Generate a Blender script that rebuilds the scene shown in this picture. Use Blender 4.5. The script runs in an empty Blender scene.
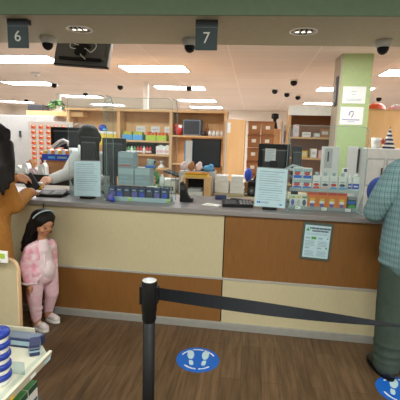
import bpy, bmesh, math, random
from mathutils import Vector, Matrix, Euler
random.seed(7)
C = bpy.context.scene.collection
SC = bpy.context.scene
PI = math.pi

# ------------------------------------------------------------------ materials
def lin(c):
    return tuple((v/255/12.92 if v/255 <= .04045 else ((v/255+.055)/1.055)**2.4) for v in c) + (1,)
MATS = {}
def mat(name, c, rough=.5, metal=0, var=0.0, scale=20, stretch=(1,1,1), c2=None, emit=0, bump=0, spec=.5, coat=0, trans=0):
    if name in MATS: return MATS[name]
    m = bpy.data.materials.new(name); m.use_nodes = True
    nt = m.node_tree; b = nt.nodes['Principled BSDF']
    b.inputs['Roughness'].default_value = rough
    b.inputs['Metallic'].default_value = metal
    b.inputs['Specular IOR Level'].default_value = spec
    b.inputs['Coat Weight'].default_value = coat
    if emit:
        b.inputs['Emission Color'].default_value = lin(c)
        b.inputs['Emission Strength'].default_value = emit
    if c2 is None:
        a = lin(c); k = var if var else .04
        lo = tuple(max(0, v*(1-k)) for v in a[:3])+(1,); hi = tuple(min(1, v*(1+k)) for v in a[:3])+(1,)
    else:
        lo, hi = lin(c), lin(c2)
    tc = nt.nodes.new('ShaderNodeTexCoord'); mp = nt.nodes.new('ShaderNodeMapping')
    mp.inputs['Scale'].default_value = stretch
    nz = nt.nodes.new('ShaderNodeTexNoise'); nz.inputs['Scale'].default_value = scale; nz.inputs['Detail'].default_value = 4
    rp = nt.nodes.new('ShaderNodeValToRGB')
    rp.color_ramp.elements[0].position = .3; rp.color_ramp.elements[0].color = lo
    rp.color_ramp.elements[1].position = .7; rp.color_ramp.elements[1].color = hi
    nt.links.new(tc.outputs['Object'], mp.inputs[0]); nt.links.new(mp.outputs[0], nz.inputs['Vector'])
    nt.links.new(nz.outputs['Fac'], rp.inputs[0]); nt.links.new(rp.outputs[0], b.inputs['Base Color'])
    if bump:
        bp = nt.nodes.new('ShaderNodeBump'); bp.inputs['Strength'].default_value = bump; bp.inputs['Distance'].default_value = .01
        nt.links.new(nz.outputs['Fac'], bp.inputs['Height']); nt.links.new(bp.outputs[0], b.inputs['Normal'])
    MATS[name] = m
    return m
def clear_mat(name, tint=(245,250,250), amount=.1, rough=.03):
    m = bpy.data.materials.new(name); m.use_nodes = True
    nt = m.node_tree; nt.nodes.clear()
    o = nt.nodes.new('ShaderNodeOutputMaterial'); mx = nt.nodes.new('ShaderNodeMixShader')
    t = nt.nodes.new('ShaderNodeBsdfTransparent'); t.inputs[0].default_value = lin(tint)
    p = nt.nodes.new('ShaderNodeBsdfPrincipled'); p.inputs['Base Color'].default_value = lin((225,235,235)); p.inputs['Roughness'].default_value = rough
    mx.inputs[0].default_value = amount
    nt.links.new(t.outputs[0], mx.inputs[1]); nt.links.new(p.outputs[0], mx.inputs[2]); nt.links.new(mx.outputs[0], o.inputs[0])
    MATS[name] = m
    return m
def floor_mat():
    m = bpy.data.materials.new('vinyl_plank'); m.use_nodes = True
    nt = m.node_tree; b = nt.nodes['Principled BSDF']; b.inputs['Roughness'].default_value = .5; b.inputs['Specular IOR Level'].default_value = .3
    tc = nt.nodes.new('ShaderNodeTexCoord'); mp = nt.nodes.new('ShaderNodeMapping'); mp.inputs['Rotation'].default_value = (0,0,PI/2)
    br = nt.nodes.new('ShaderNodeTexBrick')
    br.inputs['Scale'].default_value = 1; br.inputs['Brick Width'].default_value = 1.1; br.inputs['Row Height'].default_value = .13
    br.inputs['Mortar Size'].default_value = .0025; br.inputs['Mortar Smooth'].default_value = .2
    br.inputs['Color1'].default_value = lin((98,77,56)); br.inputs['Color2'].default_value = lin((111,88,65)); br.inputs['Mortar'].default_value = lin((84,68,49))
    br.offset = .37
    m2 = nt.nodes.new('ShaderNodeMapping'); m2.inputs['Scale'].default_value = (16,1.3,1)
    nz = nt.nodes.new('ShaderNodeTexNoise'); nz.inputs['Scale'].default_value = 2.2; nz.inputs['Detail'].default_value = 7; nz.inputs['Roughness'].default_value = .65
    rp = nt.nodes.new('ShaderNodeValToRGB')
    rp.color_ramp.elements[0].position = .3; rp.color_ramp.elements[0].color = (.5,.48,.45,1)
    rp.color_ramp.elements[1].position = .72; rp.color_ramp.elements[1].color = (1.25,1.22,1.18,1)
    mx = nt.nodes.new('ShaderNodeMixRGB'); mx.blend_type = 'MULTIPLY'; mx.inputs[0].default_value = 1
    nt.links.new(tc.outputs['Object'], mp.inputs[0]); nt.links.new(mp.outputs[0], br.inputs['Vector'])
    nt.links.new(tc.outputs['Object'], m2.inputs[0]); nt.links.new(m2.outputs[0], nz.inputs['Vector']); nt.links.new(nz.outputs['Fac'], rp.inputs[0])
    nt.links.new(br.outputs['Color'], mx.inputs[1]); nt.links.new(rp.outputs[0], mx.inputs[2]); nt.links.new(mx.outputs[0], b.inputs['Base Color'])
    return m
def tile_mat():
    m = bpy.data.materials.new('acoustic_tile'); m.use_nodes = True
    nt = m.node_tree; b = nt.nodes['Principled BSDF']; b.inputs['Roughness'].default_value = .9; b.inputs['Specular IOR Level'].default_value = .1
    tc = nt.nodes.new('ShaderNodeTexCoord'); mp = nt.nodes.new('ShaderNodeMapping'); mp.inputs['Location'].default_value = (.39,0,0)
    br = nt.nodes.new('ShaderNodeTexBrick'); br.offset = 0
    br.inputs['Scale'].default_value = 1; br.inputs['Brick Width'].default_value = 1.22; br.inputs['Row Height'].default_value = .61
    br.inputs['Mortar Size'].default_value = .012; br.inputs['Mortar Smooth'].default_value = .1
    br.inputs['Color1'].default_value = lin((222,208,198)); br.inputs['Color2'].default_value = lin((228,214,204)); br.inputs['Mortar'].default_value = lin((236,224,216))
    nt.links.new(tc.outputs['Object'], mp.inputs[0]); nt.links.new(mp.outputs[0], br.inputs['Vector']); nt.links.new(br.outputs['Color'], b.inputs['Base Color'])
    return m
def check_mat():
    m = bpy.data.materials.new('teal_check_cloth'); m.use_nodes = True
    nt = m.node_tree; b = nt.nodes['Principled BSDF']; b.inputs['Roughness'].default_value = .85; b.inputs['Specular IOR Level'].default_value = .15
    tc = nt.nodes.new('ShaderNodeTexCoord'); sx = nt.nodes.new('ShaderNodeSeparateXYZ'); nt.links.new(tc.outputs['Object'], sx.inputs[0])
    def band(sock, freq, thr):
        a = nt.nodes.new('ShaderNodeMath'); a.operation = 'MULTIPLY'; a.inputs[1].default_value = freq; nt.links.new(sock, a.inputs[0])
        f = nt.nodes.new('ShaderNodeMath'); f.operation = 'FRACT'; nt.links.new(a.outputs[0], f.inputs[0])
        g = nt.nodes.new('ShaderNodeMath'); g.operation = 'LESS_THAN'; g.inputs[1].default_value = thr; nt.links.new(f.outputs[0], g.inputs[0])
        return g.outputs[0]
    d = nt.nodes.new('ShaderNodeMath'); d.operation = 'SUBTRACT'; nt.links.new(sx.outputs[0], d.inputs[0]); nt.links.new(sx.outputs[1], d.inputs[1])
    h = band(sx.outputs[2], 52, .25); v = band(d.outputs[0], 52, .25)
    h2 = band(sx.outputs[2], 26, .14); v2 = band(d.outputs[0], 26, .14)
    col = nt.nodes.new('ShaderNodeRGB'); col.outputs[0].default_value = lin((116,146,150))
    prev = col.outputs[0]
    for f, c, k in ((h,(74,110,116),.55),(v,(74,110,116),.55),(h2,(160,184,184),.45),(v2,(60,84,100),.5)):
        mu = nt.nodes.new('ShaderNodeMath'); mu.operation = 'MULTIPLY'; mu.inputs[1].default_value = k; nt.links.new(f, mu.inputs[0])
        mx = nt.nodes.new('ShaderNodeMixRGB'); nt.links.new(mu.outputs[0], mx.inputs[0]); nt.links.new(prev, mx.inputs[1]); mx.inputs[2].default_value = lin(c); prev = mx.outputs[0]
    nt.links.new(prev, b.inputs['Base Color'])
    return m

M = dict(
 floor=floor_mat(), tile=tile_mat(), check=check_mat(),
 wall=mat('wall_paint',(226,216,204),.9), wallw=mat('white_wall',(196,194,190),.85),
 fascia=mat('green_fascia',(116,142,120),.7), soffit=mat('soffit_tan',(176,172,150),.65),
 colgreen=mat('column_green',(172,190,136),.7), colside=mat('column_trim',(176,166,146),.5),
 cream=mat('cream_laminate',(188,178,144),.45,c2=(197,188,155),scale=30,stretch=(6,1,.6)),
 brown=mat('brown_laminate',(122,82,40),.4,c2=(136,93,47),scale=12,stretch=(10,1,.5)),
 worktop=mat('grey_worktop',(120,118,118),.35,c2=(150,147,146),scale=180),
 strip=mat('aluminium_strip',(190,190,182),.35,.4), toe=mat('toe_kick',(160,160,156),.4,.2), gap=mat('dark_gap',(40,30,22),.8),
 black=mat('black_plastic',(13,14,17),.55,spec=.3), blackm=mat('black_matt',(22,22,24),.7), screen=mat('screen_back',(38,42,48),.3),
 mid=mat('casing_grey',(92,94,95),.5), dark=mat('dark_grey',(52,55,60),.5), grey=mat('mid_grey',(130,132,134),.5), lgrey=mat('light_grey',(196,198,198),.5),
 white=mat('white_plastic',(236,236,232),.45), paper=mat('white_paper',(240,241,238),.7), bluepaper=mat('pale_blue_paper',(186,216,226),.7),
 ink=mat('dark_ink',(70,84,104),.7), inkpale=mat('pale_ink',(150,178,192),.7),
 signteal=mat('sign_teal',(46,68,74),.5), signdark=mat('sign_dark',(30,38,44),.5), signnum=mat('sign_numeral',(226,232,230),.5),
 wood=mat('maple_wood',(228,178,120),.5,c2=(236,192,138),scale=9,stretch=(1,1,.2)), woodd=mat('oak_edge',(208,164,114),.5),
 woodr=mat('red_brown_wood',(150,92,52),.5), card=mat('brown_card',(160,112,72),.8,c2=(176,126,84),scale=8),
 silver=mat('silver_cap',(206,206,208),.4,.3), glow=mat('lamp_diffuser',(250,251,255),.5,emit=17.0), glow2=mat('downlight_bulb',(255,244,226),.5,emit=1.2),
 frame=mat('notice_frame',(74,88,82),.5), blue=mat('sticker_blue',(24,100,196),.5), navy=mat('navy_box',(34,40,78),.5,c2=(44,54,98)),
 navyb=mat('lid_blue',(30,56,150),.45), royal=mat('royal_blue',(38,74,182),.5), sky=mat('sky_blue',(88,160,214),.5), aqua=mat('aqua_box',(166,188,192),.5), aquad=mat('aqua_grey',(144,162,168),.5),
 red=mat('red_print',(206,64,58),.5), orange=mat('orange_print',(234,128,46),.5), yellow=mat('yellow_print',(232,196,70),.5), green=mat('green_print',(78,160,84),.5),
 dgreen=mat('dark_green_print',(36,84,60),.5), lime=mat('lime_print',(168,196,70),.5), pinkp=mat('pink_print',(232,176,178),.5), violet=mat('violet_print',(96,92,168),.5),
 coral=mat('coral_plastic',(238,98,60),.5), amber=mat('amber_vial',(206,140,30),.25),
 leaf=mat('foliage',(92,132,78),.8,var=.4,scale=40), steelblue=mat('steel_blue_box',(112,124,140),.6),
 skin=mat('skin_tan',(196,142,112),.6,spec=.3), skinl=mat('skin_light',(222,172,146),.6,spec=.3), hair=mat('black_hair',(14,11,11),.6,spec=.25,c2=(26,20,19),scale=60,stretch=(6,6,.6)),
 hairb=mat('brown_hair',(88,62,44),.5,c2=(112,84,62),scale=60,stretch=(6,6,.6)), eye=mat('eye_dark',(30,20,18),.3), eyew=mat('eye_white',(232,228,222),.4), lips=mat('lips',(172,92,86),.5),
 mustard=mat('mustard_wool',(166,110,44),.9,c2=(182,124,54),scale=50,bump=.4), pink=mat('pink_print_cloth',(236,150,176),.85,c2=(246,226,230),scale=26),
 pinkpale=mat('pale_pink_cloth',(236,186,204),.85,c2=(244,216,222),scale=22), creamcloth=mat('cream_knit',(228,208,212),.9), shoe=mat('sneaker_white',(226,216,216),.6), shoepink=mat('sneaker_pink',(216,160,170),.6),
 olive=mat('green_trousers',(54,68,60),.9,c2=(62,77,68),scale=14), shoeblack=mat('shoe_black',(20,21,24),.45), greycloth=mat('pale_grey_cloth',(196,200,198),.9,c2=(212,214,210),scale=30), whitecoat=mat('white_coat',(232,232,230),.9),
 bluecloth=mat('blue_cloth',(46,70,150),.8), panel=mat('beige_panel',(186,174,142),.5), panedge=mat('panel_edge',(214,178,138),.5), shelfm=mat('shelf_metal',(214,210,190),.45),
 rack=mat('pill_rack',(206,200,192),.6), clip=mat('clear_bracket',(190,204,206),.25),
)
M['acrylic'] = clear_mat('clear_acrylic', amount=.03)
M['acedge'] = clear_mat('acrylic_edge', (235,242,242), amount=.3, rough=.2)
M['bottleclear'] = clear_mat('clear_bottle', (225,238,244), amount=.45, rough=.15)

# ------------------------------------------------------------------ mesh helpers
class MB:
    def __init__(s): s.bm = bmesh.new(); s.mats = []
    def _mi(s, m):
        if isinstance(m, str): m = M[m]
        if m not in s.mats: s.mats.append(m)
        return s.mats.index(m)
    def _fin(s, faces, m, sm=False):
        i = s._mi(m)
        for f in faces: f.material_index = i; f.smooth = sm
    def box(s, x0, x1, y0, y1, z0, z1, m, bev=0, rot=None, piv=None, seg=2):
        c = Vector(((x0+x1)/2,(y0+y1)/2,(z0+z1)/2))
        r = bmesh.ops.create_cube(s.bm, size=1)
        vs = r['verts']
        bmesh.ops.scale(s.bm, vec=(abs(x1-x0),abs(y1-y0),abs(z1-z0)), verts=vs)
        bmesh.ops.translate(s.bm, vec=c, verts=vs)
        fs = list({f for v in vs for f in v.link_faces})
        if bev:
            es = list({e for v in vs for e in v.link_edges})
            r = bmesh.ops.bevel(s.bm, geom=es, offset=bev, segments=seg, affect='EDGES', profile=.5)
            vs = list({v for f in r['faces'] for v in f.verts} | {v for v in vs if v.is_valid})
            fs = list({f for v in vs for f in v.link_faces})
        s._fin(fs, m)
        if rot:
            R = Euler(rot).to_matrix(); p = Vector(piv) if piv else c
            for v in vs: v.co = p + R @ (v.co - p)
        return vs
    def cyl(s, p0, p1, r0, m, r1=None, n=20, caps=True, sm=True):
        p0, p1 = Vector(p0), Vector(p1); d = p1-p0
        r = bmesh.ops.create_cone(s.bm, cap_ends=caps, segments=n, radius1=r0, radius2=r0 if r1 is None else r1, depth=d.length)
        q = Vector((0,0,1)).rotation_difference(d.normalized()).to_matrix()
        for v in r['verts']: v.co = q @ v.co + (p0+p1)/2
        fs = list({f for v in r['verts'] for f in v.link_faces})
        s._fin(fs, m, False)
        for f in fs:
            if len(f.verts) == 4: f.smooth = sm
        return r['verts']
    def ell(s, c, rad, m, rot=None, u=20, v=12):
        R = Euler(rot).to_matrix() if rot else Matrix.Identity(3); c = Vector(c)
        P = lambda x, y, z: s.bm.verts.new(R @ Vector((x*rad[0], y*rad[1], z*rad[2])) + c)
        bot, top = P(0,0,-1), P(0,0,1); rings = []
        for j in range(1, v):
            t = -PI/2 + PI*j/v
            rings.append([P(math.cos(t)*math.cos(2*PI*k/u), math.cos(t)*math.sin(2*PI*k/u), math.sin(t)) for k in range(u)])
        fs = []
        for k in range(u):
            fs.append(s.bm.faces.new((bot, rings[0][(k+1)%u], rings[0][k]))); fs.append(s.bm.faces.new((top, rings[-1][k], rings[-1][(k+1)%u])))
        for p, q in zip(rings, rings[1:]):
            for k in range(u): fs.append(s.bm.faces.new((p[k],p[(k+1)%u],q[(k+1)%u],q[k])))
        s._fin(fs, m, True)
    def cap(s, p0, p1, r0, r1, m):
        s.cyl(p0, p1, r0, m, r1, n=18); s.ell(p0, (r0,)*3, m, u=18, v=10); s.ell(p1, (r1,)*3, m, u=18, v=10)
    def lathe(s, prof, m, c=(0,0,0), n=28, sm=True):
        rings = []
        for r, z in prof:
            rings.append([s.bm.verts.new((c[0]+r*math.cos(2*PI*k/n), c[1]+r*math.sin(2*PI*k/n), c[2]+z)) for k in range(n)])
        fs = []
        for a, b in zip(rings, rings[1:]):
            for k in range(n): fs.append(s.bm.faces.new((a[k],a[(k+1)%n],b[(k+1)%n],b[k])))
        if prof[0][0] > 1e-5: fs.append(s.bm.faces.new(rings[0][::-1]))
        if prof[-1][0] > 1e-5: fs.append(s.bm.faces.new(rings[-1]))
        s._fin(fs, m, sm)
    def tube(s, pts, r, m, n=8):
        pts = [Vector(p) for p in pts]; rings = []
        up = Vector((0,0,1))
        for i, p in enumerate(pts):
            t = (pts[min(i+1,len(pts)-1)] - pts[max(i-1,0)]).normalized()
            a = t.cross(up)
            if a.length < 1e-3: a = t.cross(Vector((1,0,0)))
            a.normalize(); b = a.cross(t)
            rr = r[i] if isinstance(r,(list,tuple)) else r
            rings.append([s.bm.verts.new(p + rr*(a*math.cos(2*PI*k/n)+b*math.sin(2*PI*k/n))) for k in range(n)])
        fs = []
        for a, b in zip(rings, rings[1:]):
            for k in range(n): fs.append(s.bm.faces.new((a[k],a[(k+1)%n],b[(k+1)%n],b[k])))
        fs += [s.bm.faces.new(rings[0][::-1]), s.bm.faces.new(rings[-1])]
        s._fin(fs, m, True)
    def prism(s, pts, d0, d1, m, plane='xz'):
        def P(a, b, d): return {'xz':(a,d,b),'xy':(a,b,d),'yz':(d,a,b)}[plane]
        A = [s.bm.verts.new(P(a,b,d0)) for a, b in pts]; B = [s.bm.verts.new(P(a,b,d1)) for a, b in pts]
        n = len(pts); fs = [s.bm.faces.new(A), s.bm.faces.new(B[::-1])]
        for k in range(n): fs.append(s.bm.faces.new((A[k],B[k],B[(k+1)%n],A[(k+1)%n])))
        s._fin(fs, m)
    def xform(s, mx):
        for v in s.bm.verts: v.co = mx @ v.co
        return s
    def build(s, name, parent=None, loc=(0,0,0), voxel=0, smooth=0, rotz=0):
        bmesh.ops.recalc_face_normals(s.bm, faces=s.bm.faces[:])
        me = bpy.data.meshes.new(name); s.bm.to_mesh(me); s.bm.free()
        for m in s.mats: me.materials.append(m)
        o = bpy.data.objects.new(name, me); C.objects.link(o)
        if voxel:
            md = o.modifiers.new('r','REMESH'); md.mode = 'VOXEL'; md.voxel_size = voxel; md.use_smooth_shade = True
            if smooth:
                ms = o.modifiers.new('s','SMOOTH'); ms.iterations = smooth; ms.factor = .5
            dg = bpy.context.evaluated_depsgraph_get()
            nm = bpy.data.meshes.new_from_object(o.evaluated_get(dg))
            o.modifiers.clear(); o.data = nm; nm.name = name
            if not nm.materials:
                for m in s.mats: nm.materials.append(m)
        o.location = loc; o.rotation_euler.z = rotz
        if parent: o.parent = parent
        return o

def tag(o, label, cat, group=None, kind=None):
    o['label'] = label; o['category'] = cat
    if group: o['group'] = group
    if kind: o['kind'] = kind
    return o
def struct(o): o['kind'] = 'structure'; return o
def thing(name, label, cat, loc=(0,0,0), group=None, rotz=0):
    o = bpy.data.objects.new(name, None); C.objects.link(o); o.empty_display_size = .1
    o.location = loc; o.rotation_euler.z = rotz
    return tag(o, label, cat, group)
def dup(root, loc, label=None, rotz=None, group=None):
    r = root.copy(); C.objects.link(r); r.location = loc
    if rotz is not None: r.rotation_euler.z = rotz
    if label: r['label'] = label
    if group: r['group'] = group
    for ch in list(root.children):
        c = ch.copy(); C.objects.link(c); c.parent = r
        for g in list(ch.children):
            d = g.copy(); C.objects.link(d); d.parent = c
    return r
def lettering(txt, size, m, name, parent, loc, rot=(PI/2,0,0), ext=.002, align='CENTER'):
    cu = bpy.data.curves.new(name,'FONT'); cu.body = txt; cu.size = size; cu.extrude = ext; cu.align_x = align; cu.align_y = 'CENTER'
    t = bpy.data.objects.new('tmp', cu); C.objects.link(t)
    me = bpy.data.meshes.new_from_object(t.evaluated_get(bpy.context.evaluated_depsgraph_get()))
    bpy.data.objects.remove(t)
    me.materials.clear(); me.materials.append(M[m])
    o = bpy.data.objects.new(name, me); C.objects.link(o); o.parent = parent; o.location = loc; o.rotation_euler = rot
    return o
def hand(mb, wrist, d, up, size, m, curl=.5, side=1):
    """five fingered hand as tapered chains rooted in the palm"""
    w = Vector(wrist); d = Vector(d).normalized(); u = Vector(up).normalized(); s = d.cross(u).normalized()*side; u = s.cross(d).normalized()*(1 if side>0 else -1)
    L = size
    if u.dot(Vector(up)) < 0: u = -u
    palm = w + d*L*.28
    mb.ell(palm, (L*.24,L*.24,L*.24), m)
    for k in range(5): mb.ell(w+d*L*(.08+.09*k), (L*.2,L*.2,L*.13), m)
    for k, (off, ln) in enumerate(((-.21,.40),(-.07,.46),(.07,.43),(.2,.34))):
        b = w + d*L*.45 + s*L*off
        p1 = b + (d*math.cos(curl*.5) - u*math.sin(curl*.5))*L*ln*.45
        p2 = p1 + (d*math.cos(curl*1.3) - u*math.sin(curl*1.3))*L*ln*.32
        p3 = p2 + (d*math.cos(curl*1.9) - u*math.sin(curl*1.9))*L*ln*.25
        mb.cap(b - d*L*.1, p1, L*.065, L*.058, m); mb.cap(p1, p2, L*.056, L*.05, m); mb.cap(p2, p3, L*.05, L*.042, m)
    b = w + d*L*.15 - s*L*.17
    p1 = b + (d*.6 - s*.6 - u*.2)*L*.25; p2 = p1 + (d*.85 - s*.25 - u*.35)*L*.2
    mb.cap(b, p1, L*.08, L*.065, m); mb.cap(p1, p2, L*.062, L*.05, m)

# ------------------------------------------------------------------ camera
cam = bpy.data.cameras.new('camera'); co = bpy.data.objects.new('camera', cam); C.objects.link(co); SC.camera = co
cam.sensor_fit = 'HORIZONTAL'; cam.sensor_width = 36; cam.lens = 377.3/400*36; cam.clip_start = .05; cam.clip_end = 100
def camera_axes():
    pi, ro, ya = math.radians(8.95), math.radians(1.76), math.radians(7.59)
    f0 = Vector((-math.sin(ya), math.cos(ya), 0)); r0 = Vector((math.cos(ya), math.sin(ya), 0)); u0 = Vector((0,0,1))
    fw = f0*math.cos(pi) - u0*math.sin(pi); up = u0*math.cos(pi) + f0*math.sin(pi)
    R = r0*math.cos(ro) + up*math.sin(ro); D = r0*math.sin(ro) - up*math.cos(ro)
    return R, -D, fw
R_, U_, F_ = camera_axes()
mw = Matrix((R_, U_, -F_)).transposed().to_4x4(); mw.translation = Vector((0,0,1.485)); co.matrix_world = mw

ZC = 2.736
# ------------------------------------------------------------------ room shell
XL, XR, YF, YB = -10.5, 5.0, -3.0, 15.6
b = MB(); b.box(XL,XR,YF,YB,-.1,0,M['floor']); struct(b.build('floor'))
b = MB(); b.box(XL,XR,3.45,YB,0,.004,mat('pale_bounce_floor',(206,196,180),.5)); struct(b.build('floor_rear'))  # unseen rear floor, made pale to bounce light onto the ceiling
b = MB(); b.box(XL,XR,YF,YB,ZC,ZC+.1,M['tile']); struct(b.build('ceiling'))
b = MB(); b.box(XL,XR,YB,YB+.1,0,ZC,'wall'); struct(b.build('wall_back'))
b = MB(); b.box(XL,XR,YF-.1,YF,0,ZC,'wall'); struct(b.build('wall_front'))
b = MB(); b.box(XL-.1,XL,YF,YB,0,ZC,'wall'); struct(b.build('wall_left'))
b = MB(); b.box(XR,XR+.1,YF,YB,0,ZC,'wall'); struct(b.build('wall_right'))
ang = math.radians(3.0)
b = MB(); b.box(-8.0,5.2,0,.865,2.404,ZC,'soffit'); b.box(-8.0,5.2,-.03,0,2.4,ZC,'fascia')
so = struct(b.build('soffit_beam', loc=(-.43,2.955,0))); so.rotation_euler.z = ang
def soff(x, dy):   # a point under the soffit
    return (-.43 + (x+.43)*math.cos(ang) - dy*math.sin(ang), 2.955 + (x+.43)*math.sin(ang) + dy*math.cos(ang))
b = MB(); b.box(1.19,1.59,5.70,6.10,0,ZC,'colgreen'); b.box(1.165,1.19,5.70,6.12,0,ZC,'colside'); struct(b.build('column'))

# ------------------------------------------------------------------ ceiling lights
LG = 'recessed ceiling light panels'
def troffer(loc, label):
    t = thing('ceiling_light', label, 'ceiling light', loc, LG)
    f = MB()
    for a in ((-.61,.61,-.305,-.28),(-.61,.61,.28,.305),(-.61,-.585,-.28,.28),(.585,.61,-.28,.28)): f.box(a[0],a[1],a[2],a[3],-.012,0,'white')
    f.build('frame', t)
    d = MB(); d.box(-.585,.585,-.28,.28,-.006,-.002,'glow'); d.build('diffuser', t)
    return t
lx = -1.81
t0 = troffer((lx,6.87,ZC), 'bright ceiling light panel nearest the front, above the wooden shelves')
for (x, y, l) in ((lx,9.29,'second ceiling light panel of the middle row'),(lx,12.2,'third ceiling light panel of the middle row, thin and bright'),
    (lx,14.5,'farthest and thinnest ceiling light panel of the middle row'),
    (-5.45,8.85,'ceiling light panel above the white partition, over the woman'),(-5.35,11.5,'ceiling light panel beside the white power pole near the hanging monitor'),
    (-5.55,14.2,'farthest ceiling light panel of the row behind the hanging monitor'),
    (-9.0,13.7,'small distant ceiling light panel low at the left edge'),(2.75,7.1,'ceiling light panel right of the green column'),
    (2.0,9.2,'ceiling light panel crossing behind the green column'),(2.12,12.4,'farthest ceiling light panel left of the green column')):
    dup(t0, (x,y,ZC), l)
dup(t0, (-3.87,6.08,ZC), 'ceiling light panel at the left edge just under the soffit')

def lamp(loc, sx, sy, e, rot=(0,0,0), col=(.98,.99,1)):
    l = bpy.data.lights.new('store_lamp','AREA'); l.shape = 'RECTANGLE'; l.size = sx; l.size_y = sy; l.energy = e; l.color = col
    o = bpy.data.objects.new('store_lamp', l); C.objects.link(o); o.location = loc; o.rotation_euler = rot
FRONT = 37
for x in (-2.6,0.2,3.0):
    for y in (-1.6,.6): lamp((x,y,ZC-.02), 1.2, .6, FRONT, col=(.96,1,.94))

for x, e in ((-4.4,26),(-1.8,36),(.9,22),(3.4,20)): lamp((x,4.7,ZC-.02), 1.2, .6, e)
# power poles
b = MB(); b.box(-.055,.055,-.05,.05,0,ZC,'white'); b.box(-.02,.02,-.06,-.05,.9,1.2,'lgrey')
tag(b.build('power_pole', loc=(-2.42,8.46,0)), 'white power pole dropping from ceiling behind the middle wooden shelves','pole')
b = MB(); b.box(-.06,.06,-.05,.05,0,ZC,'white'); b.box(-.02,.02,-.06,-.05,.9,1.2,'lgrey')
tag(b.build('power_pole', loc=(-5.80,10.9,0)), 'white power pole by the plants, left of the hanging monitor','pole')

# sprinklers
sp = thing('ceiling_sprinkler','small dark sprinkler head in ceiling','sprinkler',(.456,9.325,ZC),'small dark fittings in the ceiling')
q = MB(); q.lathe([(.09,0),(.09,-.01),(.05,-.02)],'white'); q.build('flange',sp)
q = MB(); q.lathe([(.055,-.02),(.07,-.06),(.05,-.1),(.0,-.12)],'black'); q.build('head',sp)
for (x, y, l) in ((.753,7.995,'nearest of the four dark ceiling fittings in a cluster by the column'),(.785,9.93,'dark ceiling fitting in the cluster, under the nearest one'),
    (1.12,10.5,'lowest dark ceiling fitting of the cluster beside column'),(-4.77,8.76,'dark ceiling fitting left, at the end of a light panel'),(-4.77,10.5,'dark ceiling fitting above the light panel beside white pole'),
    (-3.2,8.97,'dark ceiling fitting between the two middle light rows'),(-1.54,9.0,'dark ceiling fitting on the second middle light panel'),
    (-7.9,12.6,'dark ceiling fitting at the far left light end'),(3.17,10.57,'dark ceiling fitting right of column above orange bowl')):
    dup(sp, (x,y,ZC), l)
sp['label'] = 'leftmost dark ceiling fitting of the cluster beside the column'
q = MB(); q.lathe([(.09,0),(.09,-.02),(.06,-.05),(0,-.055)],'white'); q.lathe([(.03,-.054),(.03,-.06),(0,-.061)],'royal')
tag(q.build('smoke_detector', loc=(-4.42,7.42,ZC)), 'small white smoke detector on ceiling under left dome camera','smoke detector')

# ------------------------------------------------------------------ soffit fittings
def dome(x, dy, label):
    px, py = soff(x, dy)
    t = thing('dome_camera', label, 'security camera', (px,py,2.407), 'dome cameras under the soffit')
    q = MB(); q.lathe([(.068,0),(.07,-.035),(.062,-.06),(.056,-.066)],'lgrey'); q.build('housing',t)  # grey housing of the dome camera
    q = MB(); q.lathe([(.05,-.064),(.048,-.088),(.034,-.112),(.014,-.124),(0,-.125)],'black'); q.build('dome',t)
    return t
dome(-1.925,.62,'white dome camera with black lens next to aisle sign six')
dome(-.585,.66,'white dome camera with black lens touching aisle sign seven')
dome(1.13,.64,'white dome camera with black lens at the right, above green column')
def downlight(x, dy, label):
    px, py = soff(x, dy)
    t = thing('recessed_downlight', label, 'downlight', (px,py,2.404), 'oval downlights in the soffit')
    q = MB(); q.lathe([(.118,0),(.118,-.005),(.1,-.008),(.096,0)],'white'); q.build('trim_ring',t)
    q = MB(); q.lathe([(.097,-.001),(.0,-.002)],'dark')
    for k in range(5): q.box(-.085+.04*k,-.07+.04*k,-.06,.06,-.005,-.002,'lgrey')
    q.build('louvre',t)
    q = MB()
    for k in range(3): q.cyl((-.05+.05*k,0,-.0055),(-.05+.05*k,0,-.0085),.017,'glow2')
    q.build('bulb',t)
downlight(-1.51,.37,'round recessed downlight in soffit above the hanging monitor')
downlight(.39,.39,'round recessed downlight in soffit left of green column')
def aisle_sign(num, x, label, w=.172):
    px, py = soff(x, .11)
    t = thing('aisle_sign', label, 'sign', (px,py,2.404), None, ang)
    q = MB(); q.box(-w/2,w/2,-.012,.05,-.035,0,'signdark'); q.build('bracket',t)
    q = MB(); q.box(-w/2,w/2,-.008,.004,-.222,-.035,'signteal',.002); q.box(-w/2,w/2,-.0095,-.007,-.056,-.053,'grey'); q.build('board',t)
    lettering(num, .118, 'signnum', 'numeral', t, (.0,-.0095,-.135))
aisle_sign('6',-1.918,'dark teal hanging sign with white number six')
aisle_sign('7',-.392,'dark teal hanging sign with white number seven')

# hanging monitor (back view)
t = thing('hanging_monitor','black monitor hung from the ceiling, seen from behind with loose white cables','monitor',(-1.845,4.02,2.385))
def tv(b): return b.xform(Euler((math.radians(-14),math.radians(4.2),math.radians(-4))).to_matrix().to_4x4())
q = MB(); q.box(-.315,.315,-.02,.02,-.155,.17,'mid',.006); q.box(-.27,.27,-.035,-.02,-.1,.11,'mid',.006); q.box(-.24,.24,-.05,-.03,-.112,-.085,'black'); tv(q).build('casing',t)
q = MB(); q.box(.309,.319,-.022,.022,-.155,.17,'silver'); q.box(-.315,.319,-.022,.022,-.166,-.155,'blackm'); tv(q).build('bezel',t)
q = MB(); q.box(-.05,.06,-.085,-.035,-.06,.10,'black',.005); q.box(-.02,.10,-.07,-.035,.02,.05,'blackm'); q.box(-.085,-.03,-.07,-.035,.0,.03,'blackm'); q.cyl((0,-.055,.05),(0,-.03,.36),.02,'dark'); tv(q).build('mount',t)
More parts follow.
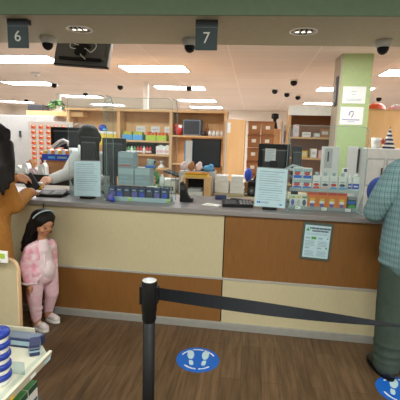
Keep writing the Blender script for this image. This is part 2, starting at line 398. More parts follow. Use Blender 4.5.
for pts in ([(-.02,-.08,.12),(-.12,-.09,.15),(-.22,-.08,.1),(-.32,-.06,.13)],[(.03,-.08,.12),(.12,-.1,.11),(.19,-.09,.03),(.14,-.09,-.04),(.06,-.08,.0),(.02,-.08,-.06),(.08,-.07,-.11)],[(-.03,-.08,.1),(-.09,-.1,.06),(-.1,-.09,.0),(-.03,-.08,-.01)],[(-.06,-.08,.13),(-.1,-.09,.1),(-.06,-.1,.04),(-.01,-.09,.03)]):
    # smooth the route
    P = [Vector(p) for p in pts]; out = []
    for i in range(len(P)-1):
        p0, p1, p2, p3 = P[max(i-1,0)], P[i], P[i+1], P[min(i+2,len(P)-1)]
        for k in range(6):
            u = k/6; out.append(.5*((2*p1)+(p2-p0)*u+(2*p0-5*p1+4*p2-p3)*u*u+(3*p1-p0-3*p2+p3)*u**3))
    out.append(P[-1])
    q = MB(); q.tube(out,.0045,'white',6); tv(q).build('cable',t)

# ------------------------------------------------------------------ counter
YC = 2.826
t = thing('service_counter','long pharmacy counter front clad in cream and brown laminate panels','counter',(-.181,YC,0))
XA, XB = -4.0, 3.0
q = MB(); q.box(XA,XB,.014,.60,.06,.93,'gap'); q.build('carcass',t)
def panel(x0,x1,z0,z1,m,lab):
    q = MB(); q.box(x0,x1,0,.014,z0,z1,m,.001); o = q.build('panel',t); o['label'] = lab
panel(XA,-.004,.43,.93,'cream','cream upper panel'); panel(XA,-.004,.062,.414,'brown','brown lower panel')
panel(.004,XB,.43,.93,'brown','brown upper panel'); panel(.004,XB,.062,.414,'cream','cream lower panel')
q = MB(); q.box(XA,XB,-.004,.013,.413,.431,'strip',.001); q.build('seam_strip',t)
q = MB(); q.box(XA,XB,-.012,.016,.0,.05,'toe',.002); q.box(XA,XB,-.008,.016,.052,.062,'strip'); q.build('toe_kick',t)
q = MB(); q.box(XA-.18,XB-.18,2.80,3.50,.931,.9688,'worktop',.004)
tag(q.build('worktop'), 'long speckled grey worktop on the pharmacy counter','worktop')
ZW = .97

# framed notice on the counter front
t = thing('framed_notice','white printed notice in a dark green grey frame on the brown panel','notice',(.507,YC-.001,.77))
def tilt(b): return b.xform(Matrix.Rotation(math.radians(2.2),4,'Y'))
q = MB(); q.box(-.108,.108,-.010,0,-.142,.142,'frame',.002); tilt(q).build('frame',t)
q = MB(); q.box(-.092,.092,-.013,-.009,-.124,.122,'bluepaper'); tilt(q).build('sheet',t)
q = MB(); 
for k in range(15): q.box(-.058+.0098*k,-.051+.0098*k+.001*(k%3),-.0145,-.0125,.094,.107,'ink')
for k in range(12): q.box(-.04+.0098*k,-.033+.0098*k+.001*(k%2),-.0145,-.0125,.075,.087,'ink')
q.prism([(-.085,.078),(-.058,.078),(-.071,.106)],-.0145,-.0125,'green')
for z in (.060,.052): q.box(-.08,.07,-.0145,-.0125,z,z+.003,'inkpale')
for cx in (-.045,.045):
    for cz in (.0,-.075):
        q.box(cx-.036,cx-.005,-.0145,-.0125,cz+.02,cz+.032,'inkpale')
        for k in range(4): q.box(cx-.036,cx+.034-.008*(k%2),-.0145,-.0125,cz-.034+.011*k,cz-.029+.011*k,'inkpale')
q.box(-.04,-.006,-.0148,-.0125,.017,.036,'green'); q.box(.068,.08,-.0148,-.0125,-.052,-.04,'green'); q.box(.073,.08,-.0148,-.0125,.024,.032,'dgreen')
tilt(q).build('printed_text',t)

# ------------------------------------------------------------------ floor stickers
def foot_outline(cx, cy, s, mirror):
    sole = [(.0,.02),(.03,.03),(.045,.07),(.042,.12),(.02,.155),(-.012,.155),(-.035,.125),(-.038,.08),(-.022,.035)]
    heel = [(-.02,-.06),(0,-.068),(.02,-.06),(.028,-.035),(.026,.006),(-.014,.002),(-.024,-.03)]
    k = -1 if mirror else 1
    return [[(cx+k*(x*.82+y*.10)*s, cy+y*1.12*s) for x, y in o][::(k)] for o in (sole, heel)]
def sticker(loc, rz, label):
    t = thing('floor_sticker', label, 'sticker', loc, 'round blue floor markers', rz)
    q = MB(); q.lathe([(.148,0),(.148,.0015),(0,.0016)],'blue',n=64,sm=False); q.build('disc',t)
    for k in (0,1):
        q = MB()
        for o in foot_outline(-.043 if k else .043, -.018, .72, bool(k)): q.prism(o,.0015,.0024,'bluepaper','xy')
        q.build('footprint',t)
    q = MB(); rnd = random.Random(3)
    for a0, a1, r, flip in ((155,25,.119,0),(222,318,.112,1)):
        n = 30 if not flip else 20
        for k in range(n):
            if k in (9,10,19) : continue
            a = math.radians(a0+(a1-a0)*k/(n-1)); h = .013*rnd.uniform(.6,1); w = .0045
            vs = q.box(-w,w*.6,-h/2,h/2,.0015,.0024,'paper')
            R = Matrix.Rotation(a-PI/2,3,'Z')
            for v in vs: v.co = R @ v.co + Vector((r*math.cos(a), r*math.sin(a), 0))
    q.build('printed_text',t)
sticker((-.298,2.371,0),math.radians(5),'round blue floor sticker with white footprints in front of the counter')
sticker((.985,2.265,0),math.radians(-28),'round blue floor sticker beside the shoe of man in checked shirt')

# ------------------------------------------------------------------ stanchion
t = thing('belt_stanchion','black retractable belt barrier post with silver top','barrier post',(-0.361, 1.330, 0.917))
t.location.z = 0; t.location.y = 1.33
TOPZ = .955
q = MB(); q.lathe([(.17,0),(.17,.012),(.15,.025),(.06,.034),(.03,.04)],'blackm'); q.build('base',t)
q = MB(); q.lathe([(.0235,.03),(.0235,.80)],'black'); q.build('pole',t)
q = MB(); q.lathe([(.0235,.79),(.027,.80),(.027,.83),(.0295,.835),(.0295,TOPZ-.004),(.028,TOPZ)],'black'); q.box(-.037,-.027,-.012,.012,.86,.93,'black',.002); q.box(.027,.036,-.014,.014,.868,.935,'black',.002); q.build('belt_head',t)
q = MB(); q.lathe([(.0275,TOPZ-.001),(.0265,TOPZ+.002),(0,TOPZ+.0025)],'silver'); q.build('cap_disc',t)
q = MB(); N = 60; rows = []
for k in range(N+1):
    u = k/N; x = .034 + u*1.85; y = -.012*math.sin(u*PI) - u*.10; z = .905 - .02*math.sin(u*PI) + .012*u
    tw = math.radians(4+104*min(1,max(0,(u-.02)/.45))**1.15); hw = .0235
    n = Vector((0,math.sin(tw),math.cos(tw)))*hw; c = Vector((x,y,z)); e = Vector((0,math.cos(tw),-math.sin(tw)))*.0008
    rows.append([q.bm.verts.new(c+s*n+e2*e) for s, e2 in ((1,1),(-1,1),(-1,-1),(1,-1))])
fs = []
for a, b2 in zip(rows, rows[1:]):
    for j in range(4): fs.append(q.bm.faces.new((a[j],a[(j+1)%4],b2[(j+1)%4],b2[j])))
fs.append(q.bm.faces.new(rows[0][::-1])); fs.append(q.bm.faces.new(rows[-1]))
MATS['belt'] = mat('belt_webbing',(9,14,20),.7,spec=.25,scale=200)
q._fin(fs,MATS['belt']); q.build('belt',t)

# ------------------------------------------------------------------ people
def head(mb, c, r, f, m, nose=1):
    """skull, jaw, nose, ears; f = unit facing direction; r = half head height"""
    c = Vector(c); f = Vector(f).normalized(); up = Vector((0,0,1)); up = (up - f*up.dot(f)).normalized(); s = f.cross(up)
    def A(x, y, z): return c + f*x*r + s*y*r + up*z*r
    rot = Matrix((f, s, up)).transposed().to_euler()
    mb.ell(A(-.08,0,.22), (r*.88,r*.74,r*.8), m, rot); mb.ell(A(.12,0,-.12), (r*.66,r*.62,r*.7), m, rot)
    mb.ell(A(.3,0,-.55), (r*.42,r*.42,r*.36), m, rot)
    mb.ell(A(.78,0,-.14), (r*.16*nose,r*.1,r*.13), m, rot); mb.cap(A(.68,0,.1), A(.8,0,-.14), r*.07, r*.11, m)
    for k in (-1,1):
        mb.ell(A(-.02,.72*k,-.05), (r*.13,r*.07,r*.2), m, rot); mb.ell(A(.5,.36*k,-.22),(r*.22,r*.22,r*.24),m,rot)
    return A, rot
def face_details(A, rot, r, parent, closed=False):
    for k in (-1,1):
        q = MB(); q.ell(A(.71,.27*k,.06), (r*.075,r*.13,r*.03 if closed else r*.075), 'eye', rot); q.build('eye',parent)
        q = MB(); q.cap(A(.74,.14*k,.25), A(.64,.44*k,.25), r*.03, r*.02, 'hair'); q.build('eyebrow',parent)
    q = MB(); q.ell(A(.735,0,-.47), (r*.06,r*.2,r*.06), 'lips', rot); q.build('mouth',parent)

# ---- small girl
g = thing('person','small girl in pink jacket and trousers with white sneakers by the counter','person',(-1.555,2.60,0))
fd = Vector((.84,-.42,-.34)).normalized()
HC, HR = (.022,0,.827), .092
q = MB(); A, rot = head(q, HC, HR, fd, 'skin', .8)
q.cap((.0,.012,.69),(.01,.005,.77),.034,.034,'skin')
q.cap((0,0,.42),(.0,.005,.61),.06,.05,'skin'); q.cap((-.04,-.055,.635),(.035,.07,.635),.026,.026,'skin')
q.cap((-.055,-.085,.635),(-.085,-.10,.52),.026,.022,'skin'); q.cap((-.085,-.10,.52),(-.035,-.115,.385),.022,.017,'skin')
q.cap((.035,.085,.635),(.02,.125,.52),.026,.022,'skin'); q.cap((.02,.125,.52),(.03,.12,.40),.022,.017,'skin')
for hx, hy, kx, ky, kz, ax, ay in ((-.03,-.05,-.03,-.055,.25,-.03,-.05),(.025,.055,.03,.07,.26,-.025,.10)):
    q.cap((hx,hy,.42),(kx,ky,kz),.055,.042,'skin'); q.cap((kx,ky,kz),(ax,ay,.05),.042,.03,'skin')
hand(q,(-.035,-.115,.385),(.12,0,-1),(1,.3,.2),.095,'skin',.5,1)
hand(q,(.03,.12,.40),(.1,.1,-1),(1,.3,.2),.09,'skin',.5,-1)
q.build('body',g,voxel=.0065,smooth=3)
face_details(A, rot, HR, g, True)
q = MB()     # hair: cap over the skull and long locks behind
c = Vector(HC); q.ell(A(-.24,0,.38), (HR*.97,HR*.95,HR*.82), 'hair', rot); q.ell(A(-.45,0,-.1),(HR*.74,HR*.98,HR*.95),'hair',rot)
q.ell(A(.08,0,.72),(HR*.52,HR*.7,HR*.36),'hair',rot)
for k in (-1,1):
    q.cap(A(.12,.66*k,.6),A(-.14,.8*k,-.15),HR*.22,HR*.22,'hair'); q.cap(A(-.14,.8*k,-.15),A(-.2,.9*k,-.95),HR*.27,HR*.2,'hair')
rnd = random.Random(5)
for k in range(16):
    a = -1.0+2.0*k/15; s0 = A(-.75+.25*abs(a), .85*a, -.2); s1 = s0 + Vector((-.035-.03*rnd.random(), -.012+.02*rnd.random(), -.10-.05*rnd.random()))
    s2 = s1 + Vector((-.018-.03*rnd.random(), -.01, -.045-.03*rnd.random()))
    q.cap(s0,s1,.026,.02,'hair'); q.cap(s1,s2,.02,.008,'hair')
ho = q.build('hair',g,voxel=.0065,smooth=2)
q = MB(); q.tube([A(.15*math.cos(a)+.0-.15,1.0*math.sin(a),.45+.8*math.cos(a)) for a in [(-1.35+2.7*k/20) for k in range(21)]],.0055,'aqua',6); q.build('hair_band',g)
q = MB(); q.ell((.008,.0,.525),(.066,.08,.155),'creamcloth',(0,0,-.5)); q.ell((.045,-.012,.475),(.062,.068,.085),'creamcloth',(0,0,-.5)); q.cap((.0,.0,.62),(.008,.008,.675),.066,.046,'creamcloth'); q.cap((-.035,-.05,.63),(.035,.065,.63),.036,.036,'creamcloth'); q.build('shirt',g,voxel=.008,smooth=3)
q = MB()
q.ell((-.03,-.03,.55),(.066,.075,.15),'pink',(0,0,-.5)); q.ell((-.035,.03,.55),(.066,.08,.15),'pink',(0,0,-.5)); q.ell((-.03,-.04,.46),(.07,.075,.07),'pink',(0,0,-.5))
q.cap((-.045,-.07,.65),(.03,.08,.655),.04,.038,'pink')
q.cap((-.05,-.08,.64),(-.08,-.105,.52),.042,.037,'pink'); q.cap((-.08,-.105,.52),(-.048,-.115,.405),.037,.031,'pink')
q.cap((.035,.085,.635),(.02,.125,.52),.042,.036,'pink'); q.cap((.02,.125,.52),(.03,.12,.42),.036,.031,'pink')
q.build('jacket',g,voxel=.008,smooth=3)
q = MB(); q.tube([(.0,.065,.63),(.045,-.04,.60),(.055,-.06,.53),(.045,-.085,.44),(.02,-.1,.40)],.008,'creamcloth'); q.tube([(-.09,-.135,.405),(-.05,-.145,.398),(-.02,-.13,.396),(-.01,-.105,.398)],.009,'creamcloth'); q.tube([(-.10,-.05,.398),(-.05,-.125,.393),(.02,-.1,.397)],.009,'creamcloth'); q.build('jacket_trim',g)
q = MB()
q.ell((0,0,.42),(.09,.1,.075),'pinkpale',(0,0,-.5))
for hx, hy, kx, ky, kz, ax, ay, az in ((-.03,-.052,-.035,-.06,.25,-.035,-.05,.085),(.025,.055,.035,.065,.26,-.02,.10,.085)):
    q.cap((hx,hy,.41),(kx,ky,kz),.068,.054,'pinkpale'); q.cap((kx,ky,kz),(ax,ay,az),.054,.036,'pinkpale')
    for zz, rr in ((.10,.041),(.13,.043),(.17,.047)): q.ell((ax+(zz-.085)*.1,ay,zz),(rr,rr,.014),'pinkpale')
q.build('trousers',g,voxel=.0075,smooth=2)
def shoe(par, x, y, rz, L, up, sole, name='shoe'):
    q = MB(); q.ell((-L*.22,0,.042),(L*.26,L*.19,.04),up); q.ell((L*.12,0,.032),(L*.34,L*.2,.03),up); q.ell((-L*.2,0,.06),(L*.17,L*.15,.045),up); q.ell((L*.34,0,.025),(L*.18,L*.19,.024),up)
    o = q.build(name,par,(x,y,0.003),voxel=.006,smooth=2,rotz=rz)
    q = MB(); out = []
    for k in range(28):
        a = 2*PI*k/28; out.append((.04*L+math.cos(a)*L*.5, math.sin(a)*L*(.21+.03*math.cos(a))))
    q.prism(out,-.003,.016,sole,'xy'); q.build('sole',o)
    return o
shoe(g,.0,-.055,-.25,.15,'shoe','white'); shoe(g,.012,.095,-.3,.15,'shoe','white')

# ---- woman in mustard coat
p = thing('person','woman in long mustard coat with long black hair leaning on counter','person',(-1.81,2.42,0))
fd = Vector((.45,.88,-.12)).normalized()
WH, WR = (.02,.03,1.435), .118
q = MB(); A, rot = head(q, WH, WR, fd, 'skin')
q.cap((-.01,-.01,1.2),(.0,.01,1.38),.055,.05,'skin'); q.cap((-.05,-.05,.85),(-.02,-.02,1.17),.12,.11,'skin'); q.cap((-.16,.1,1.22),(.13,-.09,1.22),.055,.055,'skin')
q.cap((.12,-.08,1.20),(.13,.05,.975),.045,.04,'skin'); q.cap((.13,.05,.975),(.07,.33,1.035),.038,.026,'skin')
lw = Vector((-1.936, 2.880, 1.132)) - Vector((-1.81,2.42,0))
q.cap((-.16,.14,1.21),(-.20,.34,1.08),.045,.04,'skin'); q.cap((-.20,.34,1.08),lw,.036,.026,'skin')
hand(q,(.07,.33,1.035),(-.15,1,-.12),(0,0,1),.17,'skin',.35,1); hand(q,lw,(.7,.7,.0),(.3,-.2,1),.17,'skin',.7,-1)
for k in (-1,1): q.cap((-.05+.07*k,-.05-.05*k,.85),(-.05+.07*k,-.05-.05*k,.48),.09,.065,'skin'); q.cap((-.05+.07*k,-.05-.05*k,.48),(-.05+.07*k,-.05-.05*k,.06),.06,.04,'skin')
q.build('body',p,voxel=.011,smooth=3); face_details(A, rot, WR, p)
q = MB(); q.ell(A(-.16,0,.3), (WR*.98,WR*.92,WR*.88), 'hair', rot); q.ell(A(-.35,0,-.2),(WR*.75,WR*.92,WR*.95),'hair',rot)
for k in (-1,1): q.cap(A(.35,.62*k,.62),A(.25,.82*k,-.2),WR*.24,WR*.24,'hair'); q.cap(A(.25,.82*k,-.2),A(.2,.86*k,-1.2),WR*.25,WR*.2,'hair')
rnd = random.Random(8)
for k in range(22):
    a = -1.0+2.0*k/21; s0 = A(-.72+.55*a*a, .82*a, -.3); s1 = s0+Vector((.012*a+.02*rnd.random(),-.02,-.13-.02*rnd.random())); s2 = s1+Vector((.01+.02*rnd.random(),-.03,-.05-.04*rnd.random()))
    q.cap(s0,s1,.04,.036,'hair'); q.cap(s1,s2,.036,.012,'hair')
for k, (A0, A1, A2) in enumerate(((Vector((-1.765, 2.330, 1.406)),Vector((-1.692, 2.240, 1.267)),Vector((-1.672, 2.220, 1.114))),(Vector((-1.714, 2.320, 1.407)),Vector((-1.642, 2.230, 1.270)),Vector((-1.617, 2.210, 1.092))),
        (Vector((-1.671, 2.320, 1.409)),Vector((-1.600, 2.230, 1.272)),Vector((-1.574, 2.210, 1.107))),(Vector((-1.642, 2.330, 1.410)),Vector((-1.571, 2.240, 1.285)),Vector((-1.544, 2.220, 1.146))),(Vector((-1.633, 2.360, 1.416)),Vector((-1.563, 2.270, 1.303)),Vector((-1.521, 2.240, 1.190))))):
    o_ = Vector((-1.81,2.42,0))   # long locks falling over the back and right shoulder of the coat
    q.cap(A0-o_,A1-o_,.042,.038,'hair'); q.cap(A1-o_,A2-o_,.038,.012,'hair')
q.build('hair',p,voxel=.009,smooth=2)
q = MB()
q.cap((-.19,.09,1.22),(.11,-.09,1.205),.072,.07,'mustard'); q.ell((-.02,-.01,1.1),(.19,.15,.2),'mustard',(0,0,-.5)); q.cap((-.03,-.02,1.05),(-.05,-.05,.75),.165,.175,'mustard')
q.cap((-.1,.0,.8),(-.11,.02,.16),.16,.18,'mustard'); q.cap((.0,-.09,.8),(.02,-.10,.16),.165,.185,'mustard')
q.cap((.12,-.08,1.20),(.135,.05,.985),.073,.064,'mustard'); q.cap((.135,.05,.985),(.08,.30,1.033),.062,.048,'mustard')
q.cap((-.17,.14,1.21),(-.20,.34,1.085),.07,.06,'mustard'); q.cap((-.20,.34,1.085),lw*.85+Vector((-.20,.34,1.085))*.15,.058,.046,'mustard')
q.build('coat',p,voxel=.012,smooth=3)
for x, y in ((-.12,.0),(.02,-.10)): shoe(p,x,y+.05,1.2,.25,'shoeblack','black')
# wallet in her hand
q = MB(); q.box(-.05,.05,-.012,.012,-.085,.085,'blackm',.006); q.box(-.045,.045,-.014,.014,-.003,.003,'black')
o = tag(q.build('wallet',loc=(-1.851, 2.970, 1.085)),'black wallet held over the counter by woman in mustard coat','wallet'); o.rotation_euler = (math.radians(-35),math.radians(-38),math.radians(20))

# ---- man in checked shirt
p = thing('person','man in teal checked shirt and green trousers standing at the counter','person',(1.06,2.44,0))
fd = Vector((.15,.97,-.2)).normalized()
MH, MR = (.06,.12,1.60), .122
q = MB(); A, rot = head(q, MH, MR, fd, 'skinl')
q.cap((.01,.0,1.38),(.05,.08,1.52),.062,.06,'skinl'); q.cap((0,0,.95),(0,0,1.28),.115,.11,'skinl'); q.cap((-.15,0,1.31),(.15,0,1.31),.06,.06,'skinl')
q.cap((-.18,-.01,1.30),(-.272,.04,1.06),.045,.042,'skinl'); q.cap((-.272,.04,1.06),(-.17,.36,1.04),.04,.028,'skinl')
q.cap((.22,0,1.35),(.27,.06,1.07),.05,.042,'skinl'); q.cap((.27,.06,1.07),(.16,.36,1.04),.04,.028,'skinl')
hand(q,(-.17,.36,1.04),(.3,1,-.08),(0,0,1),.18,'skinl',.3,1); hand(q,(.16,.36,1.04),(-.3,1,-.08),(0,0,1),.18,'skinl',.3,-1)
for k in (-1,1): q.cap((.1*k,0,.9),(.1*k,.01,.5),.085,.065,'skinl'); q.cap((.1*k,.01,.5),(.1*k,0,.08),.06,.04,'skinl')
q.build('body',p,voxel=.011,smooth=3); face_details(A, rot, MR, p)
q = MB(); q.ell(A(-.16,0,.32), (WR*.95,WR*.86,WR*.84), 'hairb', rot); q.ell(A(-.4,0,-.1),(WR*.6,WR*.78,WR*.7),'hairb',rot); q.build('hair',p,voxel=.01,smooth=2)
q = MB()
q.cap((-.15,-.01,1.335),(.15,-.01,1.335),.085,.085,'check'); q.cap((-.06,0,1.375),(.06,0,1.375),.1,.1,'check'); q.ell((0,-.01,1.2),(.225,.145,.2),'check'); q.cap((-.07,0,1.15),(-.075,0,.84),.148,.155,'check'); q.cap((.07,0,1.15),(.075,0,.84),.148,.155,'check')
q.ell((0,0,.77),(.235,.16,.06),'check'); q.cap((-.05,0,.95),(.05,0,.80),.155,.165,'check'); q.cap((.05,0,.95),(-.05,0,.80),.155,.165,'check')
q.build('shirt',p,voxel=.011,smooth=3)
q = MB()
q.cap((-.175,-.01,1.325),(-.24,.0,1.18),.08,.078,'check'); q.cap((-.24,.0,1.18),(-.272,.04,1.075),.078,.07,'check'); q.build('sleeve',p,voxel=.011,smooth=3)
q = MB(); q.cap((.20,-.01,1.35),(.235,.0,1.2),.085,.082,'check'); q.cap((.235,.0,1.2),(.268,.05,1.065),.082,.074,'check'); q.build('sleeve',p,voxel=.011,smooth=3)
q = MB(); q.tube([(.01+.075*math.cos(a),.01+.075*math.sin(a),1.465+.02*math.sin(a)) for a in [2*PI*k/20 for k in range(21)]],.018,'check'); q.build('collar',p)
q = MB()
q.ell((0,0,.80),(.2,.145,.12),'olive')
for k in (-1,1):
    q.cap((.1*k,0,.82),(.115*k,.01,.48),.115,.098,'olive'); q.cap((.115*k,.01,.48),(.115*k,-.01,.1),.098,.088,'olive'); q.cap((.115*k,-.01,.1),(.115*k,-.01,.09),.088,.09,'olive')
    for zz in (.12,.17,.23): q.ell((.115*k,-.008,zz),(.098,.096,.016),'olive')
q.build('trousers',p,voxel=.012,smooth=2)
shoe(p,-.125,.04,1.75,.29,'shoeblack','black'); shoe(p,.12,.04,1.4,.29,'shoeblack','black')

# ---- pharmacist reaching over the counter
p = thing('person','pharmacist in pale grey with dark hair reaching an arm across the counter','person',(-1.67,3.85,0))
fd = Vector((-.35,-.75,-.6)).normalized()
PH, PR = (-.02,-.06,1.47), .118
q = MB(); A, rot = head(q, PH, PR, fd, 'skinl')
q.cap((0,.0,1.26),(-.01,-.03,1.4),.055,.05,'skinl'); q.cap((0,.04,.9),(0,.0,1.22),.12,.11,'skinl'); q.cap((-.16,-.02,1.27),(.16,.02,1.27),.055,.055,'skinl')
q.cap((-.17,-.04,1.26),(-.14,-.30,1.12),.045,.04,'skinl'); q.cap((-.14,-.30,1.12),(-.20,-.53,1.085),.038,.028,'skinl')
q.cap((.17,.0,1.26),(.22,-.14,1.07),.045,.04,'skinl'); q.cap((.22,-.14,1.07),(.1,-.28,1.05),.038,.028,'skinl')
hand(q,(-.20,-.54,1.085),(-.25,-.9,-.22),(-.2,.1,1),.18,'skinl',.75,1); hand(q,(.1,-.28,1.05),(-.8,-.5,0),(0,0,1),.17,'skinl',.5,-1)
for k in (-1,1): q.cap((.09*k,.04,.9),(.09*k,.04,.5),.085,.065,'skinl'); q.cap((.09*k,.04,.5),(.09*k,.04,.06),.06,.04,'skinl')
q.build('body',p,voxel=.011,smooth=3); face_details(A, rot, PR, p)
q = MB(); q.ell(A(-.14,0,.34), (PR*.98,PR*.9,PR*.88), 'hair', rot); q.ell(A(-.4,0,-.1),(PR*.7,PR*.85,PR*.8),'hair',rot); q.ell(A(.22,0,.7),(PR*.5,PR*.7,PR*.32),'hair',rot); q.build('hair',p,voxel=.009,smooth=2)
q = MB()
q.cap((-.16,-.02,1.265),(.16,.02,1.265),.075,.075,'greycloth'); q.ell((0,.01,1.14),(.2,.15,.18),'greycloth'); q.cap((0,.03,1.1),(0,.05,.85),.165,.17,'greycloth')
q.cap((-.17,-.04,1.26),(-.14,-.30,1.12),.078,.066,'greycloth'); q.cap((-.14,-.30,1.12),(-.19,-.50,1.085),.064,.05,'greycloth')
q.cap((.17,.0,1.26),(.22,-.14,1.07),.075,.066,'greycloth'); q.cap((.22,-.14,1.07),(.12,-.26,1.05),.06,.048,'greycloth')
q.build('sweater',p,voxel=.011,smooth=3)
q = MB()
for k in (-1,1): q.cap((.08*k,.045,.88),(.09*k,.045,.5),.12,.09,'dark'); q.cap((.09*k,.045,.5),(.09*k,.045,.09),.088,.07,'dark')
q.build('trousers',p,voxel=.013,smooth=2)
for k in (-1,1): shoe(p,.09*k,0,-PI/2,.26,'shoeblack','black')
q = MB(); q.lathe([(.021,0),(.021,.052),(.0215,.053),(0,.0535)],'amber')
o = tag(q.build('pill_vial',loc=(-1.807, 3.030, 1.019)),'amber pill vial held by the pharmacist over the counter','pill vial')
q = MB(); q.lathe([(.0245,.05),(.0245,.068),(0,.0685)],'white'); q.build('cap',o)
q = MB(); q.lathe([(.0216,.01),(.0216,.04)],'yellow'); q.build('label',o)

# ---- second staff member further back
p = thing('person','staff member in white coat with brown hair, half hidden behind dark monitor','person',(-2.44,5.2,0))
fd = Vector((.5,-.8,-.2)).normalized(); SH = (.0,-.02,1.545); SR = .115
q = MB(); A, rot = head(q, SH, SR, fd, 'skinl')
q.cap((0,0,1.3),(0,0,1.45),.055,.05,'skinl'); q.cap((0,0,.9),(0,0,1.25),.12,.11,'skinl'); q.cap((-.17,0,1.32),(.17,0,1.32),.055,.055,'skinl')
for k in (-1,1):
    q.cap((.19*k,0,1.31),(.22*k,-.05,1.06),.045,.04,'skinl'); q.cap((.22*k,-.05,1.06),(.15*k,-.28,1.02),.038,.028,'skinl'); hand(q,(.15*k,-.28,1.02),(-.2*k,-1,0),(0,0,1),.17,'skinl',.5,-k)
    q.cap((.09*k,0,.9),(.09*k,0,.06),.085,.04,'skinl')
q.build('body',p,voxel=.012,smooth=3); face_details(A, rot, SR, p)
q = MB(); q.ell(A(-.14,0,.34), (SR*.98,SR*.92,SR*.88), 'hairb', rot); q.ell(A(-.35,0,-.2),(SR*.8,SR*.95,SR*1.0),'hairb',rot); q.build('hair',p,voxel=.01,smooth=2)
q = MB(); q.cap((-.17,0,1.32),(.17,0,1.32),.075,.075,'whitecoat'); q.ell((0,0,1.17),(.21,.15,.2),'whitecoat'); q.cap((0,0,1.1),(0,0,.5),.165,.19,'whitecoat')
for k in (-1,1): q.cap((.19*k,0,1.31),(.22*k,-.05,1.06),.076,.066,'whitecoat'); q.cap((.22*k,-.05,1.06),(.16*k,-.25,1.02),.062,.05,'whitecoat')
q.build('lab_coat',p,voxel=.013,smooth=3)
q = MB()
for k in (-1,1): q.cap((.09*k,0,.6),(.09*k,0,.09),.085,.07,'dark')
q.build('trousers',p,voxel=.014,smooth=2)
for k in (-1,1): shoe(p,.09*k,-.03,-PI/2,.26,'shoeblack','black')
# ------------------------------------------------------------------ things on the worktop
def guard(label, x0, x1, z1, y, wing=0, rad=.05, wing_side=1):
    t = thing('sneeze_guard', label, 'sneeze guard', ((x0+x1)/2, y, ZW), 'clear acrylic sneeze guards')
    w = (x1-x0)/2; h = z1-ZW; pts = [(-w,0),(w,0)]
    for c0, a0 in ((w-rad,0),(-w+rad,PI/2)):
        for k in range(7): a = a0+PI/2*k/6; pts.append((c0+rad*math.cos(a), h-rad+rad*math.sin(a)))
    q = MB(); q.prism(pts,-.003,.003,'acrylic'); o = q.build('sheet',t)
    q = MB(); q.tube([(a,-.0,b) for a, b in pts[1:]]+[(-w,0,0)],.0028,'acedge',6); q.build('edge',o)
    for s in (-1,1):
        q = MB(); q.box(s*w-.012 if s>0 else s*w-.0, s*w+.0 if s>0 else s*w+.012, -.02,.12,0,.004,'clip'); q.prism([(0.003,.004),(.11,.004),(.003,.16)],s*w-.004*(s>0)-.0,s*w+.004*(s<0),'acedge','yz'); q.build('foot',t)
    if wing:
        xx = w*wing_side
        q = MB(); q.prism([(.004,0),(wing,0),(wing,h-.06),(wing-.05,h),(.004,h)],xx-.003,xx+.003,'acrylic','yz'); o = q.build('side_wing',t)
        q = MB(); q.tube([(xx,wing,0),(xx,wing,h-.06),(xx,wing-.05,h),(xx,.004,h)],.0038,'acedge',6); q.build('edge',o)
    return t
guard('clear sneeze guard standing left, behind the left page stand', -1.565, -1.225, 1.83, 3.09, .16)
guard('clear sneeze guard in front of stacked pale blue boxes', -1.195, -.635, 1.80, 2.965, .2)
guard('clear sneeze guard in front of the bottle and box display at right', .285, .845, 1.62, 2.955, .2, wing_side=-1)

def page_stand(label, x, y, w, h, tilt=0):
    t = thing('page_stand', label, 'notice stand', (x,y,ZW), 'printed pages in counter stands')
    q = MB(); q.box(-.055,.055,-.03,.05,0,.018,'black',.003); q.build('base',t)
    L = math.radians(5)
    def X(b): return b.xform(Matrix.Translation((0,0,.014)) @ Matrix.Rotation(-L,4,'X') @ Matrix.Rotation(tilt,4,'Y'))
    q = MB(); q.box(-w/2-.004,w/2+.004,.0,.003,0,h+.006,'acedge'); X(q).build('holder',t)
    q = MB(); q.box(-w/2,w/2,-.0015,-.0002,.004,h,'bluepaper'); X(q).build('sheet',t)
    q = MB(); rnd = random.Random(int(abs(x)*100))
    for k in range(13):
        z = h-.03-.018*k; x1 = w*.4*rnd.uniform(.55,1); q.box(-w*.4,x1,-.0024,-.001,z,z+(.008 if k in (0,4,8) else .005),'inkpale')
    if x > 0:
        for k in range(7): q.box(-w*.42+.013*k,-w*.42+.010+.013*k,-.0026,-.001,.03,.045,'blue' if k<2 else 'inkpale')
        q.box(w*.32,w*.4,-.0026,-.001,.022,.032,'blue')
    X(q).build('printed_text',t)
page_stand('printed page in a stand at left, below the black screens', -1.372, 3.02, .235, .30, math.radians(-1.5))
page_stand('printed page in a stand before the black monitor at the centre', .155, 2.955, .235, .305, math.radians(1.5))

def monitor(label, x0, x1, z0, z1, y, zs, rz=0, back=True, face='screen', group=None):
    t = thing('computer_monitor', label, 'monitor', ((x0+x1)/2,y,zs), group, rz)
    w = (x1-x0)/2; a, c = z0-zs, z1-zs
    q = MB(); q.box(-w,w,-.018,.018,a,c,'black',.006)
    if back: q.box(-w*.75,w*.75,-.032,-.016,a+.03,c-.04,'screen',.008)
    q.build('casing',t)
    q = MB()
    if back: q.box(-w*.8,w*.8,-.0335,-.031,c-.055,c-.05,'grey'); q.build('rear_groove',t)
    else: q.box(-w+.012,w-.012,-.0195,-.017,a+.014,c-.012,face); q.build('display',t)
    q = MB(); q.box(-.03,.03,.012 if not back else -.05,.04 if not back else -.02,.01,(a+c)/2,'blackm',.004); q.build('stand_neck',t)
    q = MB(); q.box(-.1,.1,-.08,.08,0,.014,'blackm',.005); q.build('stand_foot',t)
    return t
monitor('black monitor on the worktop behind left page stand', -1.580, -1.405, 1.200, 1.487, 3.36, ZW)
monitor('black monitor left of the stacked pale blue boxes', -1.383, -1.159, 1.131, 1.484, 3.40, ZW)
